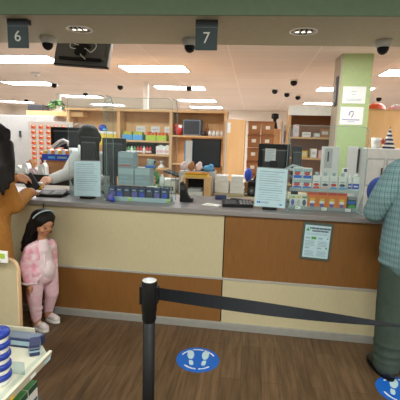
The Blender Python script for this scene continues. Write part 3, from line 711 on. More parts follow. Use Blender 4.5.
mm = monitor('black monitor behind the page stand at the centre, small white note on it', 0.054, 0.320, 1.189, 1.475, 3.36, ZW)
q = MB(); q.box(-.045,.045,-.036,-.0325,-.055,.055,'lgrey')
for k in range(7): q.box(-.036,.036-.01*(k%3),-.037,-.0355,.035-.014*k,.041-.014*k,'inkpale')
o = q.build('note',mm,(-.03,0,.41)); o['label'] = 'white note stuck on the back'
monitor('narrow black screen right of the central monitor, beside the acrylic edge', 0.345, 0.431, 1.130, 1.463, 3.42, ZW)
# cable bundle on the central monitor
q = MB(); q.tube([(.0,-.04,.0),(.05,-.06,.04),(.12,-.07,.02),(.2,-.05,.0),(.25,-.03,-.06)],.014,'lgrey'); q.tube([(.03,-.05,-.02),(.1,-.07,-.03),(.18,-.06,-.05),(.27,-.04,-.04)],.012,'grey'); q.tube([(.02,-.04,.03),(.08,-.07,.07),(.16,-.06,.05),(.24,-.05,.02)],.01,'clip')
tag(q.build('cable_bundle', loc=(.26,3.30,1.235)), 'grey cable bundle looping beside the central black monitor','cables')

# keypads, trays and small things on the worktop
def keypad(label, x, y, rz, w=.24, group=None):
    t = thing('payment_terminal', label, 'card terminal', (x,y,ZW), None, rz)
    q = MB(); q.prism([(-.06,0),(.07,0),(.07,.045),(-.06,.02)],-w/2,w/2,'black','yz'); q.build('casing',t)
    q = MB(); q.box(-w*.4,-.01,-.05,.045,.02,.024,'dark'); q.xform(Matrix.Rotation(math.radians(11),4,'X')); q.build('display',t).location.z = .012
    q = MB()
    for i in range(4):
        for j in range(3): q.box(.02+.026*i,.04+.026*i,-.045+.03*j,-.025+.03*j,.021,.027,'grey',.001)
    q.xform(Matrix.Rotation(math.radians(11),4,'X')); q.build('keys',t).location.z = .012
    return t
keypad('black card terminal lying on the worktop in the middle, among papers', -.10, 3.02, math.radians(8))
keypad('black card terminal on the worktop below the pharmacist hand', -1.70, 3.03, math.radians(4), .22)
q = MB(); q.box(-.1,.1,-.06,.06,0,.012,'black',.004); q.box(-.085,.085,-.05,.05,.011,.016,'blackm')
tag(q.build('counting_tray', loc=(-1.62,3.22,ZW), rotz=.1),'flat black tray on worktop behind the left card terminal','tray')
q = MB(); q.box(-.06,.06,-.075,.075,0,.002,'paper'); tag(q.build('paper_slip', loc=(-1.79,3.17,ZW), rotz=.35),'white paper slip on the worktop under the amber vial','paper')
q = MB(); q.box(-.07,.07,-.05,.05,0,.002,'paper'); q.box(-.05,.02,-.03,-.01,.002,.003,'lime'); tag(q.build('paper_slip', loc=(-.30,3.02,ZW), rotz=-.3),'small white leaflet on the worktop left of the middle card terminal','paper')
q = MB(); q.box(-.12,.12,-.08,.08,0,.004,'card',.001); q.box(-.1,.04,-.06,.05,.004,.006,'paper'); tag(q.build('clipboard', loc=(-.06,3.30,ZW), rotz=.2),'brown clipboard with paper behind the middle card terminal','clipboard')
q = MB(); q.box(-.05,.05,-.03,.03,0,.035,'navy',.006); tag(q.build('small_box', loc=(-.26,3.36,ZW), rotz=.1),'small navy box in front of the white carton stacks','box')
# stapler-like tape dispenser
t = thing('tape_dispenser','black upright tape dispenser on worktop beside the yellow folder','tape dispenser',(-.55,3.12,ZW))
q = MB(); q.prism([(-.035,0),(.055,0),(.06,.02),(.03,.06),(.0,.15),(-.02,.17),(-.035,.16)],-.025,.025,'black'); q.build('casing',t)
q = MB(); q.cyl((-.012,-.027,.12),(-.012,.027,.12),.02,'dark'); q.build('roll',t)
q = MB(); q.box(.05,.075,-.022,.022,.0,.03,'blackm',.003); q.build('cutter',t)
# hanging dark cord at the counter edge
q = MB(); q.tube([(0,0,0),(.002,-.012,-.02),(0,-.012,-.06),(-.003,-.012,-.1)],.006,'gap'); tag(q.build('pen_cord', loc=(-1.639, 2.799, 0.950)),'short dark cord hanging from the worktop edge above small girl','cord')
# ---- left display: pale boxes on a clear riser above navy boxes
yD = 3.00
q = MB()
x0, x1 = -1.178, -.655
q.box(x0,x1,yD+.0,yD+.16,1.092,1.097,'acrylic'); q.box(x0,x1,yD-.012,yD-.008,ZW,ZW+.035,'aqua'); q.box(x0,x1,yD-.008,yD+.16,ZW,ZW+.004,'acrylic')
for x in (x0,x1-.004): q.box(x,x+.004,yD,yD+.16,ZW,1.092,'acrylic')
tag(q.build('display_riser'),'clear display riser with pale front lip holding navy boxes','display riser')
for k in range(8):
    X0 = x0+.006+.064*k
    q = MB(); q.box(0,.055,0,.075,0,.112,'navy',.003); q.box(.006,.049,-.001,.002,.025,.07,'royal' if k%3==1 else 'violet' if k%3==0 else 'dark'); q.box(.01,.04,-.0012,.002,.08,.09,'inkpale'); q.box(.036,.049,-.0013,.002,.008,.03 if k in (2,5,6) else .015,'paper')
    tag(q.build('carton', loc=(X0,yD+.004,ZW+.0045)),'small navy carton in the row on the clear riser behind the left guard','carton','navy cartons under the riser')
def pale_box(label, px, z, w=.135, h=.15, y=yD+.01):
    t = thing('product_box', label, 'product box', (px,y,z), 'pale blue boxes on the clear riser')
    q = MB(); q.box(0,w,0,.12,0,h,'aquad',.002); q.build('carton',t)
    q = MB(); q.box(.005,w-.005,-.0015,.001,h*.62,h-.008,'aqua'); q.box(.01,w*.6,-.0025,.001,h*.42,h*.5,'inkpale'); q.box(.01,w*.75,-.0025,.001,h*.2,h*.27,'inkpale'); q.build('printed_panel',t)
    return t
b0 = -1.095, 3.010, 1.165
for lab, px, z, red in (('bottom left pale blue box of the stack on clear riser',118,1.0975,0),('bottom middle pale blue box on clear riser',0,1.0975,0),('top pale blue box with red line, upon the bottom left one',0,1.2485,1)):
    X0 = b0[0] + (.140 if 'middle' in lab else 0)
    t = pale_box(lab, X0, z, h=.125 if red else .15)
    if red:
        q = MB(); q.box(.01,.11,-.003,.001,.012,.02,'red'); q.build('red_line',t)
# little things between
q = MB(); q.lathe([(.045,0),(.045,.012),(.03,.018)],'blue'); q.lathe([(.03,.018),(.028,.06),(.02,.07)],'bottleclear'); tag(q.build('gel_bottle', loc=(-.84,3.09,1.2485)),'clear jar with blue base on top of the bottom middle pale box','jar')
q = MB(); q.lathe([(.022,0),(.022,.07),(.008,.085),(.008,.1)],'white'); tag(q.build('pump_bottle', loc=(-.735,3.08,1.0975)),'white pump bottle right of pale blue boxes on riser','bottle')
# lanyard with blue bits at the riser corner
q = MB(); q.ell((0,0,.03),(.03,.03,.03),'violet'); q.ell((.02,-.01,.015),(.02,.02,.015),'royal'); tag(q.build('blue_pouch', loc=(-1.13,2.935,ZW)),'small violet blue pouch at the left foot of navy carton row','pouch')
for k, (xx, l) in enumerate(((-1.0,'first pale lime price tag on the front lip of the left riser'),(-.675,'second pale lime price tag at the right end of left riser'))):
    q = MB(); q.box(0,.03,-.002,0,0,.03,'lime'); q.box(.004,.026,-.0028,-.001,.018,.024,'paper'); tag(q.build('price_tag', loc=(xx,yD-.0121,ZW+.004)),l,'price tag')
# ---- right display
x0, x1 = .305, .83
yE = 3.03
q = MB()
q.box(x0,x1,yE,yE+.17,1.122,1.127,'acrylic'); q.box(x0,x1,yE-.012,yE-.008,ZW,ZW+.03,'acedge'); q.box(x0,x1,yE-.012,yE-.008,1.115,1.145,'acedge'); q.box(x0,x1,yE-.008,yE+.17,ZW,ZW+.004,'acrylic')
for x in (x0,x1-.004): q.box(x,x+.004,yE,yE+.17,ZW,1.122,'acrylic')
tag(q.build('display_riser'),'clear two tier display riser holding orange cartons and white bottles','display riser')
def orange_carton(x):
    t = thing('carton','upright orange carton with purple picture on the lower tier of the display','carton',(x,yE,ZW+.0045),'orange cartons on the lower tier')
    q = MB(); q.box(0,.073,0,.07,0,.14,'orange',.0015); q.build('carton_body',t)
    q = MB(); q.box(.004,.069,-.0015,.001,.118,.138,'red'); q.box(.02,.055,-.0015,.001,.07,.09,'yellow'); q.ell((.037,-.0005,.06),(.02,.002,.012),'paper'); q.box(.022,.05,-.0022,.001,.005,.05,'violet'); q.build('printed_panel',t)
for k in range(4) : orange_carton(.452+.0745*k)
for k in range(3):
    q = MB(); q.box(0,.043,0,.07,0,.105,'white',.0015); q.ell((.02,-.0005,.05),(.014,.0018,.026),('violet','lgrey','ink')[k]); q.box(.004,.039,-.0015,.001,.085,.1,('lime','yellow','green')[k])
    tag(q.build('carton', loc=(.318+.0445*k,yE,ZW+.0045)),('white carton with violet oval at the left end of lower tier','white carton with pale oval, second on the lower tier','white carton with dark oval beside the orange cartons')[k],'carton','white cartons on the lower tier')
q = MB(); q.box(0,.07,0,.07,0,.085,'dgreen',.0015); q.box(.006,.066,-.0015,.001,.06,.08,'blue'); q.ell((.04,0,.03),(.03,.002,.022),'green'); tag(q.build('carton', loc=(.752-.0,yE+.001,ZW+.0045)),'dark green and blue carton right of orange cartons','carton')
q = MB(); q.box(0,.07,0,.07,0,.024,'dark',.0015); q.box(.006,.066,-.0015,.001,.005,.025,'grey'); tag(q.build('carton', loc=(.752,yE,ZW+.0905)),'flat dark carton on top of dark green carton','carton')
def blister(x, z, l, w=.068, h=.1, base='blue', dy=0):
    t = thing('product_box', l, 'product box', (x,yE+dy,z), 'white and blue boxes on the upper tier')
    q = MB(); q.box(0,w,0,.05,0,h,'white',.0015); q.build('carton',t)
    q = MB(); q.box(.003,w-.003,-.0015,.001,.004,.028,base); q.ell((w*.45,-.0006,.042),(w*.36,.0018,.014),'red'); q.box(.008,w-.012,-.002,.001,.052,.058,'ink'); q.box(.003,w-.003,-.0013,.001,h-.03,h-.004,'aqua'); q.build('printed_panel',t)
LW = 'white box with red and blue print, '
for k, l in enumerate(('lower left of the four stacked','lower right of the four stacked')): blister(.33+.073*k,1.1275,LW+l+' on upper tier',h=.085)
for k, l in enumerate(('top left of the four stacked','top right of the four stacked')): blister(.33+.073*k,1.213,LW+l+' on upper tier',h=.085)
for k, l in enumerate(('first in the row after the stacked four','second in the row after stacked four','third in the row after stacked four','last in the row next to the white bottles')):
    t = thing('product_bottle', 'white flat bottle with red print, '+l, 'bottle', (.512+.065*k,yE+.03,1.1275), 'white flat bottles on the upper tier')
    q = MB(); q.box(-.029,.029,-.02,.02,0,.115,'white',.008); q.build('bottle_body',t)
    q = MB(); q.box(-.024,.024,-.0215,-.019,.012,.03,('red','pinkp','sky','sky')[k]); q.ell((0,-.02,.045),(.022,.002,.012),'red' if k%2==0 else 'ink'); q.box(-.02,.02,-.0215,-.019,.065,.072,'inkpale'); q.build('label',t)
    q = MB(); q.cyl((0,0,.114),(0,0,.14),.014,'aqua'); q.build('cap',t)
for k, l in enumerate(('slim white bottle with blue label on the upper tier','wide white bottle with blue label at the end of upper tier')):
    t = thing('product_bottle', l, 'bottle', (.765+.045*k,yE+.04,1.1275))
    w = (.014,.026)[k]
    q = MB(); q.box(-w,w,-.018,.018,0,.115,'white',.007); q.build('bottle_body',t)
    q = MB(); q.box(-w+.002,w-.002,-.0195,-.017,.02,.062,'royal'); q.box(-w*.6,w*.6,-.0202,-.018,.036,.046,'paper'); q.build('label',t)
    q = MB(); q.cyl((0,0,.114),(0,0,.135),w*.6,'white'); q.build('cap',t)
t = thing('product_bottle','white bottle with a square dark cap behind the upper tier, before green column','bottle',(.745,yE+.13,1.1275))
q = MB(); q.lathe([(.032,0),(.032,.12),(.024,.14)],'white'); q.build('bottle_body',t)
q = MB(); q.box(-.02,.02,-.02,.02,.14,.175,'white',.004); q.box(-.012,.012,-.021,-.019,.145,.17,'ink'); q.build('cap',t)
for k, (xx, l) in enumerate(((.36,'price tag with green mark at the left of right display lip'),(.56,'price tag with green mark in the middle of right display lip'),(.74,'price tag at the right end of the right display lip'))):
    q = MB(); q.box(0,.04,-.002,0,0,.024,'paper'); q.box(.006,.02,-.0028,-.001,.008,.016,'lime' if k<2 else 'pinkp'); tag(q.build('price_tag', loc=(xx,yE-.0121,ZW+.003)),l,'price tag')

# ---- white brochure box by the column
t = thing('literature_box','white upright literature box with grey label before the green column','box',(0.717, 3.550, 1.240))
t.location.z = 0; t.location.y = 3.62
q = MB(); q.box(-.07,.07,0,.12,.0,1.465,'white',.004); q.build('body',t)
q = MB(); q.box(-.058,.01,-.002,.001,1.27,1.45,'lgrey'); q.box(-.035,-.02,-.003,0,1.33,1.42,'ink'); q.build('label',t)
t.location.x = (0.722, 3.620, 1.345)[0]

# ------------------------------------------------------------------ right: white cabinet and what stands on it
t = thing('filing_rack','white metal filing rack with glass front behind man in checked shirt','rack',(1.40,4.2,0))
q = MB(); q.box(-.28,.5,0,.45,.0,1.46,'white',.006); q.build('body',t)
for k in range(3):
    q = MB(); q.box(-.2+.2*k,-.02+.2*k,-.012,0,1.06,1.36,'lgrey',.004); q.box(-.19+.2*k,-.03+.2*k,-.0135,-.011,1.08,1.34,'white'); o = q.build('door',t)
    q = MB(); q.box(-.05+.2*k,-.04+.2*k,-.03,-.012,1.16,1.26,'dark',.002); q.build('handle',o)
q = MB(); q.box(-.3,-.27,-.04,.42,.9,1.47,'lgrey',.004); q.box(-.302,-.285,-.045,-.02,1.2,1.45,'blackm'); q.build('side_frame',t)
q = MB()
for k in range(10):
    r0 = .068*(1-k/10.5); q.lathe([(r0,0),(r0*.86,.02)],'white' if k%2 else 'navy',c=(0,0,.021*k))
q.lathe([(.006,.21),(0,.235)],'navy'); tag(q.build('striped_cone_tree', loc=(1.435,4.30,1.461)),'navy and white striped cone tree standing on the white rack','decoration')
t = thing('cup','white cup with red star standing left on the white rack','cup',(1.30,4.28,1.461))
q = MB(); q.lathe([(.042,0),(.05,.11),(.046,.11),(.04,.01)],'white'); q.build('cup_body',t)
q = MB(); st = []
for k in range(10): a = PI/2+2*PI*k/10; r0 = .035 if k%2==0 else .016; st.append((r0*math.cos(a)+.055, r0*math.sin(a)+.07))
q.prism(st,-.055,-.045,'red'); q.build('star',t)
q = MB(); q.tube([(.04*math.cos(a),0,.05*math.sin(a)) for a in [PI*k/16 for k in range(17)]],.008,'yellow'); tag(q.build('yellow_hoop', loc=(1.365,4.34,1.461)),'yellow arched hoop between the cup and striped tree','ornament')
q = MB(); q.cap((-.12,0,.0),(.12,.0,.0),.09,.1,'bluecloth'); q.ell((.02,0,.04),(.16,.1,.1),'bluecloth'); q.ell((.14,.0,.06),(.1,.09,.1),'bluecloth')
o = tag(q.build('cloth_bag', loc=(1.13,3.30,1.07), voxel=.01, smooth=3),'dark blue cloth bag on the worktop behind man in checked shirt','bag'); o.scale = (1,1,1.35); o.location = (1.17,3.27,1.112)

# ------------------------------------------------------------------ rear right: board partition, shelves
t = thing('wood_partition','pale wooden partition board behind the white rack, right of column','partition',(2.6,6.3,0))
q = MB(); q.box(-.93,1.0,0,.04,0,2.02,'wood'); q.build('board',t)
q = MB(); q.box(-.93,1.0,-.006,.3,2.02,2.05,'woodd'); q.build('top_edge',t)
q = MB(); q.lathe([(.0,.1),(.06,.095),(.12,.06),(.15,.0),(.155,0)],'coral'); tag(q.build('orange_bowl', loc=(1.90,6.42,2.05)),'orange upturned bowl on top of the wooden partition','bowl')
q = MB(); q.box(-.15,.25,-.08,.08,0,.05,'pinkp',.01); q.box(-.1,.2,-.06,.06,.05,.08,'white',.01); tag(q.build('folded_bag', loc=(2.25,6.42,2.05)),'pale pink folded bag on the wooden partition at right edge','bag')

def shelf_unit(name, label, x0, x1, y0, dep, ztop, shelves, posts, backm='wood', edgem='woodd', fascia=None):
    t = thing(name, label, 'shelf unit', ((x0+x1)/2,y0,0)); cx = (x0+x1)/2
    q = MB(); q.box(x0-cx,x1-cx,dep-.02,dep,.05,ztop-.02,backm); q.build('back_panel',t)
    for p in posts:
        q = MB(); q.box(p-cx-.025,p-cx+.025,0,dep-.02,0,ztop-.04,edgem,.002); q.build('upright',t)
    q = MB(); q.box(x0-cx-.03,x1-cx+.03,-.01,dep,ztop-.04,ztop,edgem,.003); q.build('top_board',t)
    for a, c, z in shelves:
        q = MB(); q.box(a-cx+.026,c-cx-.026,-.005,dep-.022,z-.032,z-.0015,edgem,.002); q.build('shelf',t)
    if fascia:
        q = MB(); q.box(x0-cx-.03,x1-cx+.03,-.03,-.011,ztop-fascia,ztop+.02,'white'); q.build('fascia',t)
    return t
P0, P1, P2, P3 = -3.19, -2.28, -1.37, -.46
shelf_unit('wooden_shelf_unit','long maple shelf unit with three bays across the rear', P0-.02, P3+.0, 6.30, .36, 1.975,
    [(P0,P1,1.1),(P1,P2,1.46),(P1,P2,1.23),(P1,P2,1.0),(P2,P3,1.565),(P2,P3,1.1),(P0,P1,.6),(P1,P2,.5),(P2,P3,.5)], [P0,P1,P2,P3])
# bins on the middle bay
for k, (a, c, l) in enumerate((('sky','yellow','first blue bin with yellow packets, left on the middle shelf'),('sky','yellow','second blue bin with yellow packets on the middle shelf'),('lime','red','green bin with red packets beside the blue bins'),('lime','red','right hand green bin with red packets at the shelf end'))):
    t = thing('storage_bin', l, 'bin', (P1+.13+.185*k+.05*(k>1),6.36,1.46), 'small bins on the middle shelf')
    q = MB(); q.prism([(-.085,.0),(.085,.0),(.09,.09),(-.09,.09)],0,.2,a); q.build('tub',t)
    q = MB(); rnd = random.Random(k)
    for j in range(5): q.box(-.08+.032*j,-.052+.032*j,.02,.16,.05,.13+.02*rnd.random(),c if j%2 else ('orange' if k>1 else 'lime'),.003)
    q.build('packets',t)
for k, (x, w, l) in enumerate(((-1.99,.17,'white paper card above the blue bins'),(-1.72,.16,'white paper card above the green bins'),(-1.48,.15,'white paper card at right end of middle bay'))):
    q = MB(); q.box(-w/2,w/2,-.004,0,0,.11,'paper'); q.box(-w*.35,w*.3,-.005,-.003,.05,.06,'inkpale'); tag(q.build('paper_card', loc=(x,6.637,1.60)),l,'card')
t = thing('dark_cabinet','black open cabinet box holding small bottles under the bins','cabinet',(-1.945,6.31,1.23))
q = MB(); q.box(-.28,.28,.2,.21,0,.18,'black'); q.box(-.29,.29,0,.21,.165,.18,'black'); q.box(-.29,-.275,0,.21,0,.165,'black'); q.box(.275,.29,0,.21,0,.165,'black'); q.build('body',t)
for k in range(9):
    m = ('green','green','paper','green','red','red','paper','red','red')[k]
    q = MB(); q.lathe([(.024,0),(.024,.09),(.01,.105),(.012,.125),(0,.126)],m,n=14); q.lathe([(.0246,.02),(.0246,.05)],'paper',n=14)
    tag(q.build('small_bottle', loc=(-2.175+.055*k,6.36,1.231)),{'green':'small green bottle in the black cabinet box below blue bins','red':'small red bottle in the black cabinet box below green bins','paper':'small white bottle among green and red ones in the black box'}[m],'bottle',{'green':'green bottles in the black box','red':'red bottles in the black box','paper':'white bottles in the black box'}[m])
for k in range(4):
    q = MB(); q.box(-.027,.027,0,.12,0,.14+.02*(k%2),'white',.003); q.box(-.02,.02,-.001,.001,.03,.07,'pinkp'); tag(q.build('white_carton', loc=(-1.605+.058*k,6.34,1.231)),'white carton in the row right of the black cabinet box','carton','white cartons in the middle bay')
q = MB(); q.lathe([(.06,0),(.06,.02),(.02,.05),(.015,.09),(.05,.1),(0,.13)],'white'); tag(q.build('white_dispenser', loc=(-1.55,6.42,1.0)),'white dispenser on the low middle shelf behind tape dispenser','dispenser')
t = thing('green_plant','small green plant sprig standing behind the pale blue boxes','plant',(-1.037, 3.880, 1.099)); t.location.z = .905
q = MB(); q.lathe([(.03,0),(.035,.08),(0,.08)],'white'); q.build('pot',t)
q = MB(); rnd = random.Random(2)
for k in range(34):
    a = rnd.uniform(0,2*PI); h = rnd.uniform(.08,.36); r0 = .075*(1-(h-.08)/.34)+.01
    q.ell((r0*math.cos(a),r0*math.sin(a),h),(.026,.012,.016),'green' if k%3 else 'dgreen',(rnd.uniform(-.6,.6),rnd.uniform(-.6,.6),a),8,6)
q.cyl((0,0,.08),(0,0,.38),.005,'dgreen'); q.build('foliage',t)
# right bay goods
q = MB(); q.ell((0,0,.09),(.075,.07,.09),'red'); q.ell((-.03,-.02,.15),(.05,.05,.04),'red'); q.box(.0,.06,-.06,-.03,.12,.17,'paper'); tag(q.build('red_bag', loc=(-1.255,6.42,1.565)),'red bundled bag on the right bay shelf','bag')
q = MB(); q.box(-.15,.15,0,.24,0,.26,'steelblue',.006); q.box(-.13,.13,-.002,.001,.02,.24,'dark'); tag(q.build('grey_box', loc=(-1.025,6.36,1.565)),'large slate grey box beside the red bag on shelf','box')
for k in range(4):
    q = MB(); q.lathe([(.03,0),(.03,.06),(.02,.07),(.022,.09),(0,.091)],'white',n=14); tag(q.build('white_bottle', loc=(-.72+.066*k,6.40,1.565)),'small white bottle in the row at the right bay end','bottle','white bottles on the right bay shelf')
q = MB(); q.lathe([(.03,0),(.035,.1),(.012,.15),(.012,.2),(0,.205)],'woodr',n=16); tag(q.build('brown_bottle', loc=(-.775,6.50,1.565)),'brown bottle with long neck left of small white bottles','bottle')
q = MB(); q.lathe([(.04,0),(.04,.07),(0,.08)],'dark',n=16); tag(q.build('dark_jar', loc=(-.825,6.4,1.565)),'dark squat jar beside the grey box on shelf','jar')
# left bay goods
q = MB(); q.box(-.1,.1,0,.2,0,.25,'sky',.01); q.box(-.09,.1,-.002,.002,.1,.2,'royal'); tag(q.build('blue_box', loc=(-2.47,6.35,1.1)),'blue box in the left bay behind staff heads','box')
q = MB(); q.box(-.17,.17,0,.25,0,.2,'yellow',.01); q.box(-.17,.17,.0,.25,.2,.24,'white',.01); tag(q.build('yellow_box', loc=(-2.52+.02,6.34,1.351)),'yellow and white box on the blue box in left bay','box')

q = MB(); q.ell((0,0,.06),(.07,.07,.06),'royal'); q.ell((.05,-.02,.03),(.05,.05,.028),'sky'); tag(q.build('blue_hat', loc=(-2.61,6.42,1.593)),'royal blue hat lying on the yellow and white box','hat')
q = MB()
P = [Vector(v) for v in ((-.12,.0,.012),(-.06,-.035,.012),(.0,-.02,.02),(.05,-.045,.012),(.10,-.01,.03),(.06,.03,.012),(.0,.04,.012),(-.05,.02,.03),(.0,.0,.035),(.08,.03,.02),(.15,.02,.012))]
out = []
for i in range(len(P)-1):
    p0, p1, p2, p3 = P[max(i-1,0)], P[i], P[i+1], P[min(i+2,len(P)-1)]
    for k in range(6):
        u = k/6; out.append(.5*((2*p1)+(p2-p0)*u+(2*p0-5*p1+4*p2-p3)*u*u+(3*p1-p0-3*p2+p3)*u**3))
q.tube(out,.007,'black',6); tag(q.build('black_cable', loc=(-.11,3.17,ZW+.0)),'tangled black cable behind the middle card terminal','cable')
# right rear shelf unit with a white fascia
xa, xb = (0.595, 6.600, 1.706)[0], (1.324, 6.600, 1.725)[0]
shelf_unit('wooden_shelf_unit','small wooden shelf with white header left of the green column', xa, xb+.1, 6.6, .34, 2.08, [(xa,xb+.1,1.60),(xa,xb+.1,1.255),(xa,xb+.1,.8)], [xa,xb+.1], 'woodr', 'woodd', .13)
for k, (x, w, h, m, l, z) in enumerate(((.12,.1,.2,'creamcloth','cream carton at left on the upper small shelf',1.6),(.30,.14,.08,'white','low white carton in the middle of upper small shelf',1.6),(.47,.1,.07,'lgrey','flat grey carton on the upper small shelf',1.6),(.60,.14,.14,'card','brown carton at right on the upper small shelf by column',1.6),
    (.11,.06,.14,'paper','narrow white carton at left on the lower small shelf',1.255),(.26,.16,.11,'yellow','yellow carton on the lower small shelf',1.255),(.44,.1,.15,'white','tall white carton on lower small shelf',1.255),(.58,.12,.13,'pinkp','pink carton on lower small shelf by the column',1.255))):
    q = MB(); q.box(-w/2,w/2,0,.16,0,h,m,.004); q.box(-w*.35,w*.35,-.001,.001,h*.35,h*.7,'lgrey' if m!='lgrey' else 'white'); tag(q.build('carton', loc=(xa+x,6.66,z)),l,'carton')

# tall wood cabinet, totes, things near the far centre
t = thing('tall_wood_cabinet','tall plain wooden cabinet side right of the maple shelf unit','cabinet',(-.27,6.1,0))
q = MB(); q.box(-.15,.14,0,.5,0,1.83,'wood',.004); q.build('body',t)
q = MB(); q.box(-.165,-.15,-.01,.5,0,1.84,'lgrey'); q.build('edge_strip',t)
q = MB(); q.box(-.14,-.09,-.003,.001,1.62,1.78,'paper'); q.build('note',t)
for c in range(2):
    for r in range(6):
        t = thing('brown_tote', 'brown pick-up tote, %s of the %s stack behind the tall cabinet' % (('lowest','second from bottom','third from bottom','fourth from bottom','fifth from bottom','topmost')[r], ('left','right')[c]), 'tote', (.02+.235*c,6.9,.45+.235*r), 'brown totes stacked in two columns')
        q = MB(); q.prism([(-.105,0),(.105,0),(.114,.228),(-.114,.228)],0,.3,'card'); q.build('tub',t)
        q = MB(); q.box(-.04,.035,-.003,.001,.09,.15,'paper'); q.build('label',t)
        q = MB(); q.box(-.116,.116,-.012,.002,.205,.23,'woodr',.003); q.build('rim',t)
q = MB(); q.box(-.14,.38,-.03,.33,0,.45,'dark',.01); tag(q.build('tote_dolly', loc=(.02,6.9,0)),'dark low base under the stacked brown totes','stand')
q = MB(); q.box(-.14,.14,0,.3,0,1.74,'wood',.004); q.box(-.13,.13,-.003,.001,.9,1.66,'wood'); tag(q.build('light_wood_cabinet', loc=((0.365, 7.240, 1.351)[0],7.24,0)),'pale wooden cabinet under the dark vase, behind central monitor','cabinet')
q = MB(); q.lathe([(.055,0),(.06,.02),(.045,.09),(.03,.15),(.035,.18),(.07,.2),(.065,.28),(.0,.29)],'black'); tag(q.build('dark_vase', loc=((0.391, 7.350, 1.798)[0],7.35,1.741)),'slender black vase standing on the pale wooden cabinet','vase')
t = thing('picture_frame','white framed picture standing left of the small wooden shelf','picture',((0.560, 7.000, 1.452)[0]+.02,7.0,0))
q = MB(); q.box(-.07,.07,0,.03,1.3,1.86,'white',.004); q.box(-.08,-.065,-.01,.03,1.3,1.87,'woodd'); q.build('frame',t)
q = MB(); q.box(-.045,.05,-.004,.001,1.38,1.8,'lgrey'); q.box(-.03,.04,-.006,.0,1.5,1.7,'steelblue'); q.build('picture',t)
q = MB(); q.box(-.06,.06,.0,.05,0,1.3,'lgrey',.004); q.build('easel',t)

# ------------------------------------------------------------------ middle desk
t = thing('work_desk','pale work desk behind the counter carrying the dark computer','desk',(-.35,3.80,0))
q = MB(); q.box(-1.0,1.3,0,.87,.87,.9035,'panel',.004); q.build('desk_top',t)
for s in (-.98,1.24):
    q = MB(); q.box(s,s+.04,.02,.85,0,.87,'woodd',.003); q.build('side_panel',t)
q = MB(); q.box(-.94,1.24,.68,.7,.3,.87,'woodd'); q.build('modesty_panel',t)
ZD = .905
monitor('black computer monitor on the middle desk, left of the white cartons', -0.687, -0.346, 1.191, 1.504, 4.26, ZD+.2465, math.radians(-4), False)
q = MB(); q.box(-.045,.045,0,.01,0,.33,'sky'); q.box(-.03,.045,-.002,.001,0,.33,'paper'); tag(q.build('leaflet_holder', loc=(-0.713, 4.220, 1.287)),'white and blue leaflet panel left of the middle computer','leaflet').location.z = ZD+.2465
t = thing('desk_cubby','tan wooden cubby with white papers inside, beside tape dispenser','cubby',(-0.557, 3.840, 0.978)); t.location.z = ZD
q = MB(); q.box(-.14,-.115,0,.2,0,.19,'wood'); q.box(.08,.14,0,.2,0,.19,'wood'); q.box(-.115,.08,.19,.2,0,.19,'black'); q.box(-.14,.14,0,.2,.19,.205,'wood'); q.build('case',t)
q = MB(); q.box(-.1,.07,.02,.18,.0,.05,'white',.004); q.box(-.09,.05,.03,.17,.05,.08,'lgrey',.004); q.build('papers',t)
q = MB(); q.box(-.125,.115,0,.18,0,.022,'yellow',.004); q.box(-.12,.11,-.002,.17,.022,.04,'amber',.003); tag(q.build('yellow_folder', loc=(-0.560, 3.850, 1.049)),'yellow folder lying on the tan wooden cubby','folder').location.z = ZD+.206
q = MB(); q.box(-.17,.16,0,.28,0,.029,'panel',.003); tag(q.build('low_tray', loc=(-.22,4.0,ZD)),'long pale tray under the two white carton stacks','tray')
for c in range(2):
    for r in range(3):
        w = .145-.02*(r==2); t = thing('white_carton', 'white carton, %s in the %s stack on the pale tray' % (('bottom','middle','top')[r],('left','right')[c]), 'carton', (-.305+.162*c,4.03,ZD+.03+.062*r), 'white cartons stacked on the pale tray', .04*(r-1))
        q = MB(); q.box(-w/2,w/2,0,.2,0,.052,'white',.003); q.build('carton_body',t)
        q = MB(); q.box(-w/2-.004,w/2+.004,-.004,.204,.05,.061,'paper',.003); q.build('lid',t)
q = MB(); q.ell((0,0,.035),(.06,.05,.035),'sky'); q.ell((.03,-.01,.06),(.03,.03,.025),'sky'); tag(q.build('blue_cloth', loc=(-.465,4.10,ZD)),'light blue crumpled cloth at foot of the middle computer','cloth').location.z = ZD+.247
q = MB(); q.ell((0,0,.03),(.07,.05,.04),'dark'); q.ell((.05,0,.03),(.05,.05,.03),'blackm'); q.ell((-.05,.01,.03),(.04,.04,.04),'lgrey'); tag(q.build('headset', loc=(-.33,4.45,ZD)),'dark headset lying right of the middle computer','headset').location.z = ZD+.012
for k, (px, m, l) in enumerate(((181,'creamcloth','first cream bag left of the middle computer foot'),(187,'card','brown bag between cream bags before the middle computer'),(195.5,'creamcloth','small cream bag under the middle computer'))):
    x = (-2.854, 3.980, 1.127)[0] ; x = (-.74,-.655,-.57)[k]
    q = MB(); q.ell((0,0,.03),(.04,.04,.045),m); q.ell((.01,0,.06),(.025,.03,.03),m); tag(q.build('small_bag', loc=(x,4.10,ZD+.0)),l,'bag').location.z = ZD+.263
q = MB(); q.box(-.19,.19,0,.33,0,.245,'lgrey',.006); q.box(-.17,.17,-.002,.002,.03,.2,'white'); tag(q.build('drawer_unit', loc=(-.59,4.05,ZD)),'pale drawer unit behind the tan cubby on the middle desk','drawers')
